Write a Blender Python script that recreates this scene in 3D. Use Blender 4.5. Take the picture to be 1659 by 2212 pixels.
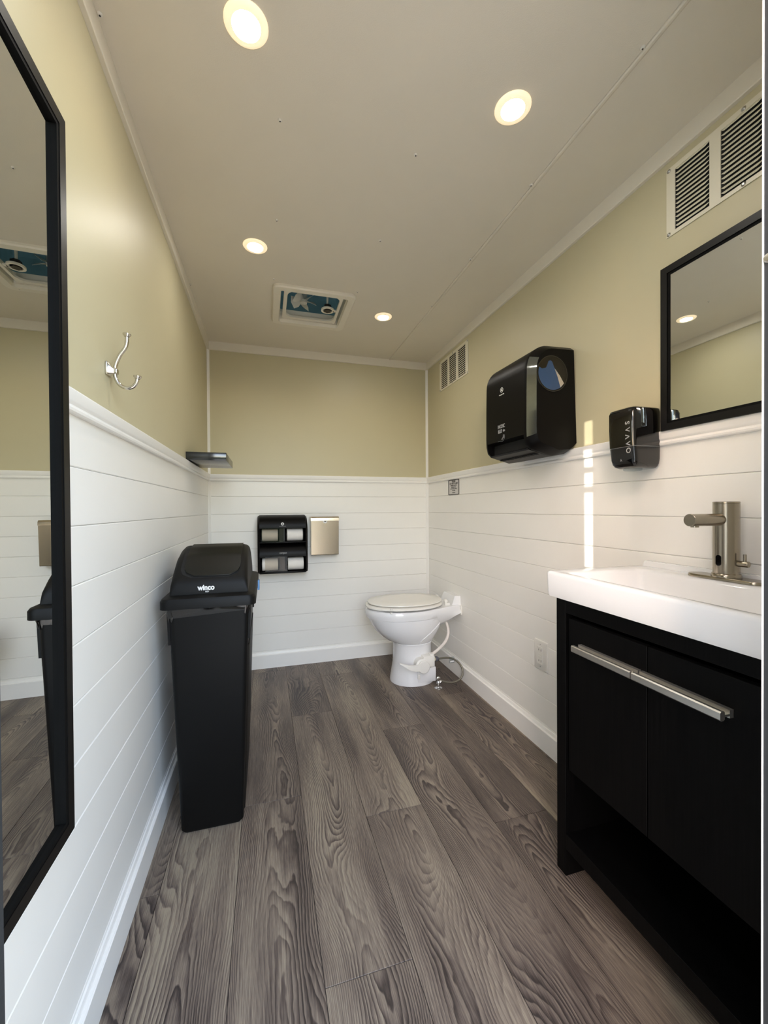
import bpy, bmesh, math, random
from mathutils import Vector, Matrix

# ------------------------------------------------------------------ scene, camera, light
for o in list(bpy.data.objects):
    bpy.data.objects.remove(o)
sc = bpy.context.scene
COL = sc.collection
W, H = 1.512, 2.13                      # room width (x) and height (z); back wall at y = 0
FY = -2.45                              # inner face of the front wall with the doorway
JL, JR = 0.1785, 0.932                   # doorway jambs

cam_d = bpy.data.cameras.new('camera')
cam_d.sensor_fit = 'HORIZONTAL'
cam_d.sensor_width = 36.0
cam_d.lens = 868.6 / 1659 * 36.0
cam_d.clip_start = 0.02
cam = bpy.data.objects.new('camera', cam_d)
COL.objects.link(cam)
R_ = Vector((0.95968805, -0.2809858, -0.00677038))
U_ = Vector((0.00893284, 0.00641585, 0.99993952))
F_ = Vector((0.28092536, 0.95969048, -0.00866721))
cam.matrix_world = Matrix(((R_.x, U_.x, -F_.x, 0.35497), (R_.y, U_.y, -F_.y, -2.78829),
                           (R_.z, U_.z, -F_.z, 1.05619), (0, 0, 0, 1)))
sc.camera = cam

sc.view_settings.view_transform = 'Standard'
sc.view_settings.look = 'None'
sc.view_settings.gamma = 1.0
sc.view_settings.use_curve_mapping = False
sc.view_settings.exposure = 0.51
sc.cycles.max_bounces = 10
sc.cycles.diffuse_bounces = 6
sc.cycles.glossy_bounces = 6
sc.cycles.transmission_bounces = 8
sc.cycles.caustics_reflective = False
sc.cycles.caustics_refractive = False
sc.cycles.sample_clamp_indirect = 6.0
sc.cycles.use_denoising = True

SKY, SUN, LED = 2.05, 3.4, 150.0
world = bpy.data.worlds.new('sky')
sc.world = world
world.use_nodes = True
wn = world.node_tree
bgn = wn.nodes['Background']
sky = wn.nodes.new('ShaderNodeTexSky')
sky.sky_type = 'NISHITA'
sky.sun_disc = False
sky.sun_elevation = math.radians(28)
sky.sun_rotation = math.radians(233)
sky.air_density = 1.0
sky.dust_density = 1.2
sky.ozone_density = 1.5
wb = wn.nodes.new('ShaderNodeVectorMath')          # the camera's daylight white balance
wb.operation = 'MULTIPLY'
wb.inputs[1].default_value = (1.23, 1.0, 0.82)
wn.links.new(sky.outputs[0], wb.inputs[0])
wn.links.new(wb.outputs[0], bgn.inputs[0])
bgn.inputs[1].default_value = SKY

SUN_EL = math.radians(12)
sd = Vector((0.803 * math.cos(SUN_EL), 0.596 * math.cos(SUN_EL), -math.sin(SUN_EL)))
sl = bpy.data.lights.new('sun', 'SUN')
sl.energy = SUN
sl.angle = math.radians(0.32)
sl.color = (1.0, 0.95, 0.84)
so = bpy.data.objects.new('sun', sl)
COL.objects.link(so)
so.rotation_euler = sd.to_track_quat('-Z', 'Y').to_euler()
so.location = (-3, -6, 4)

# daylight enters through the doorway: sampling portal only, gives off no light itself
pl = bpy.data.lights.new('doorway_portal', 'AREA')
pl.shape = 'RECTANGLE'
pl.size, pl.size_y = JR - JL, 1.97
pl.cycles.is_portal = True
po = bpy.data.objects.new('doorway_portal', pl)
COL.objects.link(po)
po.location = ((JL + JR) / 2, FY - 0.085, 0.99)
po.rotation_euler = (math.radians(90), 0, 0)       # points to +y

# ------------------------------------------------------------------ materials
def new_mat(name):
    m = bpy.data.materials.new(name)
    m.use_nodes = True
    nt = m.node_tree
    return m, nt, nt.nodes['Principled BSDF']

def srgb(r, g, b):
    f = lambda c: (c / 255 / 12.92) if c / 255 <= 0.04045 else ((c / 255 + 0.055) / 1.055) ** 2.4
    return (f(r), f(g), f(b), 1.0)

def simple(name, rgb, rough=0.5, metal=0.0, var=0.04, scale=18.0, bump=0.0, bscale=220.0, spec=0.5, coat=0.0, stretch=None):
    m, nt, b = new_mat(name)
    tc = nt.nodes.new('ShaderNodeTexCoord')
    vec = tc.outputs['Object']
    if stretch:
        mp = nt.nodes.new('ShaderNodeMapping')
        mp.inputs['Scale'].default_value = stretch
        nt.links.new(vec, mp.inputs[0])
        vec = mp.outputs[0]
    n = nt.nodes.new('ShaderNodeTexNoise')
    n.inputs['Scale'].default_value = scale
    n.inputs['Detail'].default_value = 3
    nt.links.new(vec, n.inputs['Vector'])
    mx = nt.nodes.new('ShaderNodeMix')
    mx.data_type = 'RGBA'
    c = srgb(*rgb)
    mx.inputs[6].default_value = tuple(max(0, x * (1 - var)) for x in c[:3]) + (1,)
    mx.inputs[7].default_value = tuple(min(1, x * (1 + var)) for x in c[:3]) + (1,)
    nt.links.new(n.outputs[0], mx.inputs[0])
    nt.links.new(mx.outputs[2], b.inputs['Base Color'])
    b.inputs['Roughness'].default_value = rough
    b.inputs['Metallic'].default_value = metal
    b.inputs['Specular IOR Level'].default_value = spec
    b.inputs['Coat Weight'].default_value = coat
    if bump:
        n2 = nt.nodes.new('ShaderNodeTexNoise')
        n2.inputs['Scale'].default_value = bscale
        n2.inputs['Detail'].default_value = 2
        nt.links.new(vec, n2.inputs['Vector'])
        bp_ = nt.nodes.new('ShaderNodeBump')
        bp_.inputs['Strength'].default_value = bump
        bp_.inputs['Distance'].default_value = 0.001
        nt.links.new(n2.outputs[0], bp_.inputs['Height'])
        nt.links.new(bp_.outputs[0], b.inputs['Normal'])
    return m

def glass_mat(name, rgb, rough=0.02, mixt=0.8):
    """Thin clear plastic: mostly see-through with a glossy skin."""
    m, nt, b = new_mat(name)
    nt.nodes.remove(b)
    out = nt.nodes['Material Output']
    t = nt.nodes.new('ShaderNodeBsdfTransparent')
    t.inputs[0].default_value = srgb(*rgb)
    g = nt.nodes.new('ShaderNodeBsdfGlossy')
    g.inputs['Roughness'].default_value = rough
    mx = nt.nodes.new('ShaderNodeMixShader')
    mx.inputs[0].default_value = 0.02
    nt.links.new(t.outputs[0], mx.inputs[1])
    nt.links.new(g.outputs[0], mx.inputs[2])
    nt.links.new(mx.outputs[0], out.inputs[0])
    return m

M = {}
M['ceiling'] = simple('ceiling_vinyl', (222, 215, 200), 0.75, bump=0.25, bscale=420, var=0.03, scale=6)
M['cream'] = simple('cream_paint', (198, 190, 158), 0.45, bump=0.12, bscale=380, var=0.02, scale=5)
M['white_board'] = simple('white_shiplap_paint', (242, 240, 235), 0.38, bump=0.05, bscale=60, var=0.015, scale=8)
M['white_trim'] = simple('white_trim_paint', (243, 241, 237), 0.35, var=0.015)
M['cream_trim'] = simple('warm_white_trim', (228, 222, 208), 0.45, var=0.015)
M['groove'] = simple('groove_backing', (226, 223, 217), 0.6)
M['subfloor'] = simple('dark_seam', (46, 40, 38), 0.9)
M['black_plastic'] = simple('black_plastic', (6, 5, 5), 0.42, var=0.08, bump=0.12, bscale=700, spec=0.15)
M['bin_plastic'] = simple('bin_black_plastic', (6, 6, 6), 0.52, var=0.08, bump=0.25, bscale=900, spec=0.22)
M['bin_flap'] = simple('bin_flap_plastic', (11, 12, 9), 0.42, var=0.06, bump=0.15, bscale=600, spec=0.28)
M['gloss_black'] = simple('glossy_black_plastic', (12, 11, 11), 0.09, var=0.05, coat=0.3)
M['smoke_black'] = simple('smoked_black_plastic', (12, 10, 9), 0.2, var=0.05)
M['dark_hole'] = simple('dark_opening', (4, 4, 4), 0.8)  # near-black that stands in for the shade inside openings
M['black_frame'] = simple('black_frame_wood', (8, 7, 7), 0.42, var=0.25, scale=60, spec=0.3)
M['matte_lip'] = simple('black_frame_lip', (10, 10, 10), 0.7, spec=0.12)
M['shelf'] = simple('charcoal_laminate', (26, 28, 30), 0.16, var=0.05, spec=0.7)
M['nickel'] = simple('brushed_nickel', (158, 149, 134), 0.24, 1.0, var=0.06, scale=40, stretch=(1, 1, 0.05))
M['satin_nickel'] = simple('satin_nickel_hook', (205, 200, 190), 0.2, 1.0, var=0.04)
M['chrome'] = simple('chrome', (225, 225, 225), 0.06, 1.0, var=0.02)
M['steel'] = simple('brushed_stainless', (214, 200, 176), 0.24, 1.0, var=0.06, scale=30, stretch=(1, 1, 12))
M['alu'] = simple('satin_aluminium', (208, 205, 198), 0.32, 0.9, var=0.03)
M['porcelain'] = simple('white_porcelain', (233, 233, 234), 0.08, var=0.01, coat=0.4)
M['seat'] = simple('white_toilet_seat', (236, 233, 226), 0.18, var=0.01)
M['white_plastic'] = simple('white_plastic', (232, 230, 224), 0.35, var=0.02)
M['hose_white'] = simple('white_rubber_hose', (232, 224, 216), 0.5, var=0.02)
M['hose_grey'] = simple('braided_hose', (120, 116, 104), 0.4, 0.5, var=0.3, scale=500)
M['nut_grey'] = simple('grey_coupling_nut', (84, 84, 92), 0.4)
M['brassy'] = simple('cream_plastic_nut', (214, 206, 176), 0.45)
M['clear_tag'] = glass_mat('clear_tag_plastic', (235, 238, 240), 0.1)
M['acrylic'] = glass_mat('clear_acrylic', (240, 238, 234), 0.03)
M['smoke_glass'] = glass_mat('smoked_window', (236, 234, 230), 0.03)
M['paper'] = simple('white_tissue_paper', (240, 236, 230), 0.95, var=0.03, scale=60, bump=0.4, bscale=300, spec=0.1)
M['print_white'] = simple('white_print', (226, 226, 224), 0.6)
M['print_grey'] = simple('grey_print', (150, 150, 150), 0.6)
M['print_dark'] = simple('dark_print', (48, 46, 46), 0.7)
M['sign'] = simple('silver_sign', (206, 204, 202), 0.5)
M['blue'] = simple('blue_plastic', (64, 104, 166), 0.4, var=0.06)
M['blue_tag'] = simple('blue_tag', (40, 110, 165), 0.4)
M['vent_plate'] = simple('cream_vent_enamel', (226, 220, 200), 0.4, var=0.01)
M['screw'] = simple('screw_steel', (190, 188, 182), 0.3, 1.0)
M['screw_white'] = simple('white_screw', (222, 218, 208), 0.4)
M['jamb'] = simple('dark_door_frame', (33, 36, 39), 0.55, var=0.1, bump=0.2)
M['door_out'] = simple('white_door_skin', (225, 225, 222), 0.4)
M['ground'] = simple('pale_gravel', (150, 146, 136), 0.95, var=0.3, scale=12)
M['unseen_hedge'] = simple('hedge_leaves', (62, 74, 52), 0.9, var=0.5, scale=3)
M['fan_white'] = simple('vent_white_plastic', (228, 222, 208), 0.4, var=0.01)
M['fan_blade'] = simple('fan_blade_grey', (186, 186, 178), 0.5)
M['brown'] = simple('brown_knob', (40, 32, 28), 0.4)

def mirror_mat():
    m, nt, b = new_mat('mirror_silver')
    b.inputs['Base Color'].default_value = (0.80, 0.83, 0.82, 1)
    b.inputs['Metallic'].default_value = 1.0
    b.inputs['Roughness'].default_value = 0.0
    return m
M['mirror'] = mirror_mat()

def led_mat():
    m, nt, b = new_mat('led_lens')
    b.inputs['Base Color'].default_value = (1, 0.95, 0.85, 1)
    b.inputs['Emission Color'].default_value = (1.0, 0.955, 0.875, 1)
    b.inputs['Emission Strength'].default_value = LED
    return m
M['led'] = led_mat()

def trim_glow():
    m, nt, b = new_mat('led_trim_glow')
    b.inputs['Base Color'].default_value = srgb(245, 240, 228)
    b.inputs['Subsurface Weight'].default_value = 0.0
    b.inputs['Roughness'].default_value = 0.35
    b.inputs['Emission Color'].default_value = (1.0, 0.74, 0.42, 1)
    b.inputs['Emission Strength'].default_value = 0.5  # warm glow of the lens put into the ring as emission
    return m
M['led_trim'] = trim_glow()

def teal_mat():
    m, nt, b = new_mat('teal_vent_dome')
    nt.nodes.remove(b)
    out = nt.nodes['Material Output']
    tc = nt.nodes.new('ShaderNodeTexCoord')
    n = nt.nodes.new('ShaderNodeTexNoise')
    n.inputs['Scale'].default_value = 9
    mp = nt.nodes.new('ShaderNodeMapping')
    mp.inputs['Scale'].default_value = (0.6, 3, 1)
    nt.links.new(tc.outputs['Object'], mp.inputs[0])
    nt.links.new(mp.outputs[0], n.inputs['Vector'])
    cr = nt.nodes.new('ShaderNodeValToRGB')
    cr.color_ramp.elements[0].color = srgb(20, 32, 33)
    cr.color_ramp.elements[1].color = srgb(56, 78, 78)
    nt.links.new(n.outputs[0], cr.inputs[0])
    t = nt.nodes.new('ShaderNodeBsdfTranslucent')
    d = nt.nodes.new('ShaderNodeBsdfPrincipled')
    d.inputs['Roughness'].default_value = 0.45
    nt.links.new(cr.outputs[0], t.inputs[0])
    nt.links.new(cr.outputs[0], d.inputs['Base Color'])
    mx = nt.nodes.new('ShaderNodeMixShader')
    mx.inputs[0].default_value = 0.12
    nt.links.new(d.outputs[0], mx.inputs[1])
    nt.links.new(t.outputs[0], mx.inputs[2])
    nt.links.new(mx.outputs[0], out.inputs[0])
    return m
M['teal'] = teal_mat()

def math_node(nt, op, a, b=None, c=None):
    n = nt.nodes.new('ShaderNodeMath')
    n.operation = op
    for i, v in enumerate((a, b, c)):
        if v is None:
            continue
        if isinstance(v, (int, float)):
            n.inputs[i].default_value = v
        else:
            nt.links.new(v, n.inputs[i])
    return n.outputs[0]

def floor_mat():
    """Grey-brown oak print: contour rings of a stretched field, differing from plank to plank."""
    m, nt, b = new_mat('grey_oak_vinyl')
    tc = nt.nodes.new('ShaderNodeTexCoord')
    oi = nt.nodes.new('ShaderNodeObjectInfo')
    sx = nt.nodes.new('ShaderNodeSeparateXYZ')
    nt.links.new(tc.outputs['Object'], sx.inputs[0])
    rnd = oi.outputs['Random']
    x, y = sx.outputs[0], sx.outputs[1]
    def noise(fx, fy, off, detail=2.0, rough=0.5, dist=0.0):
        cv = nt.nodes.new('ShaderNodeCombineXYZ')
        nt.links.new(math_node(nt, 'MULTIPLY', x, fx), cv.inputs[0])
        nt.links.new(math_node(nt, 'MULTIPLY', y, fy), cv.inputs[1])
        nt.links.new(math_node(nt, 'MULTIPLY_ADD', rnd, 173.0, off), cv.inputs[2])
        n = nt.nodes.new('ShaderNodeTexNoise')
        n.inputs['Scale'].default_value = 1.0
        n.inputs['Detail'].default_value = detail
        n.inputs['Roughness'].default_value = rough
        n.inputs['Distortion'].default_value = dist
        nt.links.new(cv.outputs[0], n.inputs['Vector'])
        return n.outputs[0]
    big = noise(6.0, 1.15, 0.0, 1.5, 0.45)
    wob = noise(30.0, 12.0, 7.0, 2.0, 0.55)
    # cathedral field: parabola about a wandering heart line + slow noise; its contours are the growth rings
    xo = math_node(nt, 'ADD', x, math_node(nt, 'MULTIPLY_ADD', noise(0.0, 1.6, 3.0, 1.0), 0.22, -0.11))
    x2 = math_node(nt, 'MULTIPLY', math_node(nt, 'MULTIPLY', xo, xo), 55.0)
    fld = math_node(nt, 'ADD', math_node(nt, 'MULTIPLY', big, 1.7), x2)
    fld = math_node(nt, 'ADD', fld, math_node(nt, 'MULTIPLY', wob, 0.075))
    saw = math_node(nt, 'FRACT', math_node(nt, 'MULTIPLY', fld, 19.0))
    up_ = math_node(nt, 'POWER', saw, 1.8)
    fall = math_node(nt, 'SMOOTH_MIN', math_node(nt, 'MULTIPLY', math_node(nt, 'SUBTRACT', 1.0, saw), 9.0), 1.0, 0.2)
    ring = math_node(nt, 'MULTIPLY', up_, fall)
    amp = noise(8.0, 1.8, 31.0, 2.0)                     # where the rings are strong
    ampc = nt.nodes.new('ShaderNodeMapRange')
    ampc.inputs['From Min'].default_value = 0.34
    ampc.inputs['From Max'].default_value = 0.62
    ampc.inputs['To Min'].default_value = 0.18
    nt.links.new(amp, ampc.inputs[0])
    fine = noise(300.0, 7.0, 11.0, 4.0, 0.75)
    pores = noise(800.0, 40.0, 17.0, 2.0, 0.6)
    tone = noise(9.0, 1.1, 23.0, 3.0)
    v = math_node(nt, 'MULTIPLY', ring, ampc.outputs[0])
    v = math_node(nt, 'MULTIPLY', v, 0.78)
    v = math_node(nt, 'ADD', v, math_node(nt, 'MULTIPLY', math_node(nt, 'SUBTRACT', fine, 0.5), 1.05))
    v = math_node(nt, 'ADD', v, math_node(nt, 'MULTIPLY', math_node(nt, 'SUBTRACT', pores, 0.5), 0.40))
    v = math_node(nt, 'ADD', v, math_node(nt, 'MULTIPLY', math_node(nt, 'SUBTRACT', tone, 0.5), 1.15))
    v = math_node(nt, 'ADD', v, math_node(nt, 'MULTIPLY', math_node(nt, 'SUBTRACT', rnd, 0.5), 0.2))
    v = math_node(nt, 'ADD', v, 0.33)
    cr = nt.nodes.new('ShaderNodeValToRGB')
    e = cr.color_ramp.elements
    e[0].position, e[0].color = 0.08, srgb(150, 138, 119)
    e[1].position, e[1].color = 0.92, srgb(50, 42, 39)
    for p, c in ((0.32, (122, 109, 96)), (0.52, (99, 87, 78)), (0.72, (75, 64, 58))):
        k = e.new(p)
        k.color = srgb(*c)
    nt.links.new(v, cr.inputs[0])
    nt.links.new(cr.outputs[0], b.inputs['Base Color'])
    b.inputs['Roughness'].default_value = 0.46
    bp_ = nt.nodes.new('ShaderNodeBump')
    bp_.inputs['Strength'].default_value = 0.25
    bp_.inputs['Distance'].default_value = 0.0006
    bp_.invert = True
    nt.links.new(v, bp_.inputs['Height'])
    nt.links.new(bp_.outputs[0], b.inputs['Normal'])
    return m
M['floor'] = floor_mat()

def black_wood():
    m, nt, b = new_mat('black_ash_veneer')
    tc = nt.nodes.new('ShaderNodeTexCoord')
    mp = nt.nodes.new('ShaderNodeMapping')
    mp.inputs['Scale'].default_value = (220, 220, 5)
    nt.links.new(tc.outputs['Object'], mp.inputs[0])
    n = nt.nodes.new('ShaderNodeTexNoise')
    n.inputs['Scale'].default_value = 1.0
    n.inputs['Detail'].default_value = 3
    nt.links.new(mp.outputs[0], n.inputs['Vector'])
    cr = nt.nodes.new('ShaderNodeValToRGB')
    cr.color_ramp.elements[0].position, cr.color_ramp.elements[0].color = 0.35, srgb(2, 2, 2)
    cr.color_ramp.elements[1].position, cr.color_ramp.elements[1].color = 0.7, srgb(8, 7, 7)
    nt.links.new(n.outputs[0], cr.inputs[0])
    nt.links.new(cr.outputs[0], b.inputs['Base Color'])
    b.inputs['Roughness'].default_value = 0.5
    b.inputs['Specular IOR Level'].default_value = 0.10
    bp_ = nt.nodes.new('ShaderNodeBump')
    bp_.inputs['Strength'].default_value = 0.3
    bp_.inputs['Distance'].default_value = 0.0005
    nt.links.new(n.outputs[0], bp_.inputs['Height'])
    nt.links.new(bp_.outputs[0], b.inputs['Normal'])
    return m
M['black_wood'] = black_wood()

# ------------------------------------------------------------------ building helpers
WL = {}                                   # world location of every object made here

def link(o, wloc, parent=None):
    COL.objects.link(o)
    wloc = Vector(wloc)
    if parent is not None:
        o.parent = parent
        o.location = wloc - WL[parent.name]
    else:
        o.location = wloc
    WL[o.name] = wloc
    return o

def tag(o, label=None, cat=None, group=None, kind=None):
    if label: o['label'] = label
    if cat: o['category'] = cat
    if group: o['group'] = group
    if kind: o['kind'] = kind
    return o

def thing(name, loc, label, cat, group=None):
    o = bpy.data.objects.new(name, None)
    o.empty_display_size = 0.05
    link(o, loc)
    return tag(o, label, cat, group)

def struct(o):
    o['kind'] = 'structure'
    return o

def mk(name, verts, faces, mat, parent=None, smooth=False, autosmooth=None):
    xs = [Vector(v) for v in verts]
    lo = Vector((min(v.x for v in xs), min(v.y for v in xs), min(v.z for v in xs)))
    hi = Vector((max(v.x for v in xs), max(v.y for v in xs), max(v.z for v in xs)))
    c = (lo + hi) / 2
    me = bpy.data.meshes.new(name)
    me.from_pydata([tuple(v - c) for v in xs], [], faces)
    bm = bmesh.new()
    bm.from_mesh(me)
    bmesh.ops.remove_doubles(bm, verts=bm.verts, dist=1e-6)
    bmesh.ops.recalc_face_normals(bm, faces=bm.faces)
    if autosmooth is not None:
        for f in bm.faces: f.smooth = True
        for e in bm.edges:
            if len(e.link_faces) == 2 and e.calc_face_angle(0) > math.radians(autosmooth):
                e.smooth = False
    elif smooth:
        for f in bm.faces: f.smooth = True
    bm.to_mesh(me)
    bm.free()
    me.materials.append(M[mat] if isinstance(mat, str) else mat)
    o = bpy.data.objects.new(name, me)
    return link(o, c, parent)

def box_geo(x0, x1, y0, y1, z0, z1, bevel=0.0, seg=2):
    bm = bmesh.new()
    bmesh.ops.create_cube(bm, size=1.0)
    for v in bm.verts:
        v.co = Vector(((x0 + x1) / 2 + v.co.x * (x1 - x0), (y0 + y1) / 2 + v.co.y * (y1 - y0),
                       (z0 + z1) / 2 + v.co.z * (z1 - z0)))
    if bevel:
        bmesh.ops.bevel(bm, geom=list(bm.edges), offset=bevel, segments=seg, profile=0.5, affect='EDGES')
    bm.verts.index_update()
    vs = [v.co.copy() for v in bm.verts]
    fs = [[v.index for v in f.verts] for f in bm.faces]
    bm.free()
    return vs, fs

def join(*geos):
    vs, fs = [], []
    for v, f in geos:
        n = len(vs)
        vs += [Vector(a) for a in v]
        fs += [[i + n for i in q] for q in f]
    return vs, fs

def box(name, x0, x1, y0, y1, z0, z1, mat, parent=None, bevel=0.0, seg=2):
    v, f = box_geo(min(x0, x1), max(x0, x1), min(y0, y1), max(y0, y1), min(z0, z1), max(z0, z1), bevel, seg)
    return mk(name, v, f, mat, parent, autosmooth=35 if bevel else None)

def prism_geo(pts, axis, a, b):
    """2-D outline extruded along an axis; pts are (u, v) in the other two axes in xyz order."""
    def put(u, v, w):
        return {'x': (w, u, v), 'y': (u, w, v), 'z': (u, v, w)}[axis]
    n = len(pts)
    vs = [put(u, v, a) for u, v in pts] + [put(u, v, b) for u, v in pts]
    fs = [list(range(n))[::-1], list(range(n, 2 * n))]
    fs += [[i, (i + 1) % n, n + (i + 1) % n, n + i] for i in range(n)]
    return vs, fs

def prism(name, pts, axis, a, b, mat, parent=None, autosmooth=30):
    v, f = prism_geo(pts, axis, a, b)
    return mk(name, v, f, mat, parent, autosmooth=autosmooth)

def loft_geo(loops, cap0=True, cap1=True, closed=True):
    n = len(loops[0])
    vs = [v for l in loops for v in l]
    fs = []
    for k in range(len(loops) - 1):
        for i in range(n if closed else n - 1):
            j = (i + 1) % n
            fs.append([k * n + i, k * n + j, (k + 1) * n + j, (k + 1) * n + i])
    if cap0: fs.append(list(range(n))[::-1])
    if cap1: fs.append([(len(loops) - 1) * n + i for i in range(n)])
    return vs, fs

def loft(name, loops, mat, parent=None, cap0=True, cap1=True, autosmooth=40):
    v, f = loft_geo(loops, cap0, cap1)
    return mk(name, v, f, mat, parent, autosmooth=autosmooth)

def rrect(cx, cy, hx, hy, r, n=6):
    """Rounded rectangle outline, counter-clockwise."""
    pts = []
    for sx, sy, a0 in ((1, 1, 0), (-1, 1, 90), (-1, -1, 180), (1, -1, 270)):
        for i in range(n + 1):
            a = math.radians(a0 + 90 * i / n)
            pts.append((cx + sx * (hx - r) + r * math.cos(a), cy + sy * (hy - r) + r * math.sin(a)))
    return pts

def spline(pts, n=8):
    P = [Vector(p) for p in pts]
    P = [2 * P[0] - P[1]] + P + [2 * P[-1] - P[-2]]
    out = []
    for i in range(1, len(P) - 2):
        a, b, c, d = P[i - 1], P[i], P[i + 1], P[i + 2]
        for k in range(n):
            t = k / n
            out.append(0.5 * ((2 * b) + (c - a) * t + (2 * a - 5 * b + 4 * c - d) * t * t + (3 * b - a - 3 * c + d) * t ** 3))
    out.append(P[-2])
    return out

def tube_geo(pts, r, seg=12):
    P = [Vector(p) for p in pts]
    rs = r if isinstance(r, (list, tuple)) else [r] * len(P)
    loops = []
    up = None
    for i, p in enumerate(P):
        t = (P[min(i + 1, len(P) - 1)] - P[max(i - 1, 0)]).normalized()
        if up is None:
            up = t.orthogonal().normalized()
        up = (up - t * up.dot(t)).normalized()
        s = t.cross(up)
        loops.append([p + (up * math.cos(2 * math.pi * k / seg) + s * math.sin(2 * math.pi * k / seg)) * rs[i] for k in range(seg)])
    return loft_geo(loops)

def tube(name, pts, r, mat, parent=None, seg=12, smooth_n=None):
    if smooth_n: pts = spline(pts, smooth_n)
    v, f = tube_geo(pts, r, seg)
    return mk(name, v, f, mat, parent, autosmooth=50)

def lathe_geo(profile, centre, axis=(0, 0, 1), seg=32):
    """profile: (radius, height along axis)."""
    a = Vector(axis).normalized()
    u = a.orthogonal().normalized()
    w = a.cross(u)
    c = Vector(centre)
    loops = [[c + a * h + (u * math.cos(2 * math.pi * k / seg) + w * math.sin(2 * math.pi * k / seg)) * max(r, 1e-5) for k in range(seg)]
             for r, h in profile]
    return loft_geo(loops, profile[0][0] < 1e-4, profile[-1][0] < 1e-4)

def lathe(name, profile, centre, axis, mat, parent=None, seg=32, autosmooth=35):
    v, f = lathe_geo(profile, centre, axis, seg)
    return mk(name, v, f, mat, parent, autosmooth=autosmooth)

def text(name, s, size, origin, right, up, mat, parent, align='CENTER', depth=0.0004, squeeze=1.0, bold=0.0):
    """Flat lettering lying on a surface; right and up are world directions of the writing."""
    cu = bpy.data.curves.new(name, 'FONT')
    cu.body = s
    cu.size = size
    cu.align_x = align
    cu.align_y = 'CENTER'
    cu.extrude = depth
    cu.offset = bold
    cu.resolution_u = 4
    t = bpy.data.objects.new(name, cu)
    COL.objects.link(t)
    bpy.context.view_layer.update()
    me = bpy.data.meshes.new_from_object(t.evaluated_get(bpy.context.evaluated_depsgraph_get()))
    bpy.data.objects.remove(t)
    bpy.data.curves.remove(cu)
    r, u = Vector(right).normalized(), Vector(up).normalized()
    n = r.cross(u)
    c = Vector(origin)
    vs = [c + r * v.co.x * squeeze + u * v.co.y + n * v.co.z for v in me.vertices]
    fs = [list(p.vertices) for p in me.polygons]
    bpy.data.meshes.remove(me)
    return mk(name, vs, fs, mat, parent)

def ring_geo(outer, inner, a, b, axis='z'):
    """Flat ring between two outlines with equal point counts, thickness a..b along axis."""
    def put(p, w):
        return {'x': (w, p[0], p[1]), 'y': (p[0], w, p[1]), 'z': (p[0], p[1], w)}[axis]
    n = len(outer)
    vs = [put(p, a) for p in outer] + [put(p, a) for p in inner] + [put(p, b) for p in outer] + [put(p, b) for p in inner]
    fs = []
    for i in range(n):
        j = (i + 1) % n
        fs += [[i, j, n + j, n + i], [2 * n + i, 2 * n + j, 3 * n + j, 3 * n + i],
               [i, j, 2 * n + j, 2 * n + i], [n + i, n + j, 3 * n + j, 3 * n + i]]
    return vs, fs

# ================================================================== THE ROOM
random.seed(4)
# ---- floor of vinyl planks
floor = struct(box('floor', -0.02, W + 0.02, FY - 0.08, 0.02, -0.06, -0.0022, 'subfloor'))
seams = [-0.02, 0.062, 0.266, 0.470, 0.675, 0.878, 1.081, 1.284, 1.487, W + 0.02]
joints = [-1.56, -1.18, -1.285, -0.699, -0.245, -0.956, -0.396, -0.707, -1.2]
PL = 1.21
for i in range(len(seams) - 1):
    ys = [0.02]
    j = joints[i]
    while j < 0.02 - 1e-6: j += PL
    j -= PL
    while j > FY - 0.08:
        ys.append(j); j -= PL
    ys.append(FY - 0.08)
    for k in range(len(ys) - 1):
        g = 0.0007
        v, f = box_geo(seams[i] + g, seams[i + 1] - g, ys[k + 1] + g, ys[k] - g, -0.0022, 0.0, 0.0004, 1)
        mk('plank', v, f, 'floor', floor)

# ---- walls: backing + cream panel above the rail + shiplap planks below
GROOVES = [1.1405 - 0.1144 * k for k in range(10)]
def plank_profile(z0, z1):
    """shiplap board section (depth from wall 0..0.010, z) with eased edges"""
    g, e, d = 0.0004, 0.0019, 0.010
    return [(0.0, z0 + g), (d - e, z0 + g), (d, z0 + g + e), (d, z1 - g - e), (d - e, z1 - g), (0.0, z1 - g)]

zs = [1.262] + GROOVES + [0.0]
wl = struct(box('wall_left', -0.08, -0.010, FY - 0.08, 0.08, -0.02, H + 0.02, 'groove'))
wb = struct(box('wall_back', -0.08, W + 0.08, 0.010, 0.08, -0.02, H + 0.02, 'groove'))
wr = struct(box('wall_right', W + 0.010, W + 0.08, FY - 0.08, 0.08, -0.02, H + 0.02, 'groove'))
box('upper_panel', -0.010, 0.0, FY, 0.010, 1.262, H + 0.01, 'cream', wl)
box('upper_panel', 0.0, W, 0.0, 0.010, 1.262, H + 0.01, 'cream', wb)
box('upper_panel', W, W + 0.010, FY, 0.010, 1.262, H + 0.01, 'cream', wr)
for k in range(len(zs) - 1):
    p = plank_profile(zs[k + 1], zs[k])
    prism('plank', [(-0.010 + d, z) for d, z in p], 'y', FY, 0.010, 'white_board', wl, None)
    prism('plank', [(W + 0.010 - d, z) for d, z in p], 'y', FY, 0.010, 'white_board', wr, None)
    prism('plank', [(0.010 - d, z) for d, z in p], 'x', 0.0, W, 'white_board', wb, None)

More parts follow.
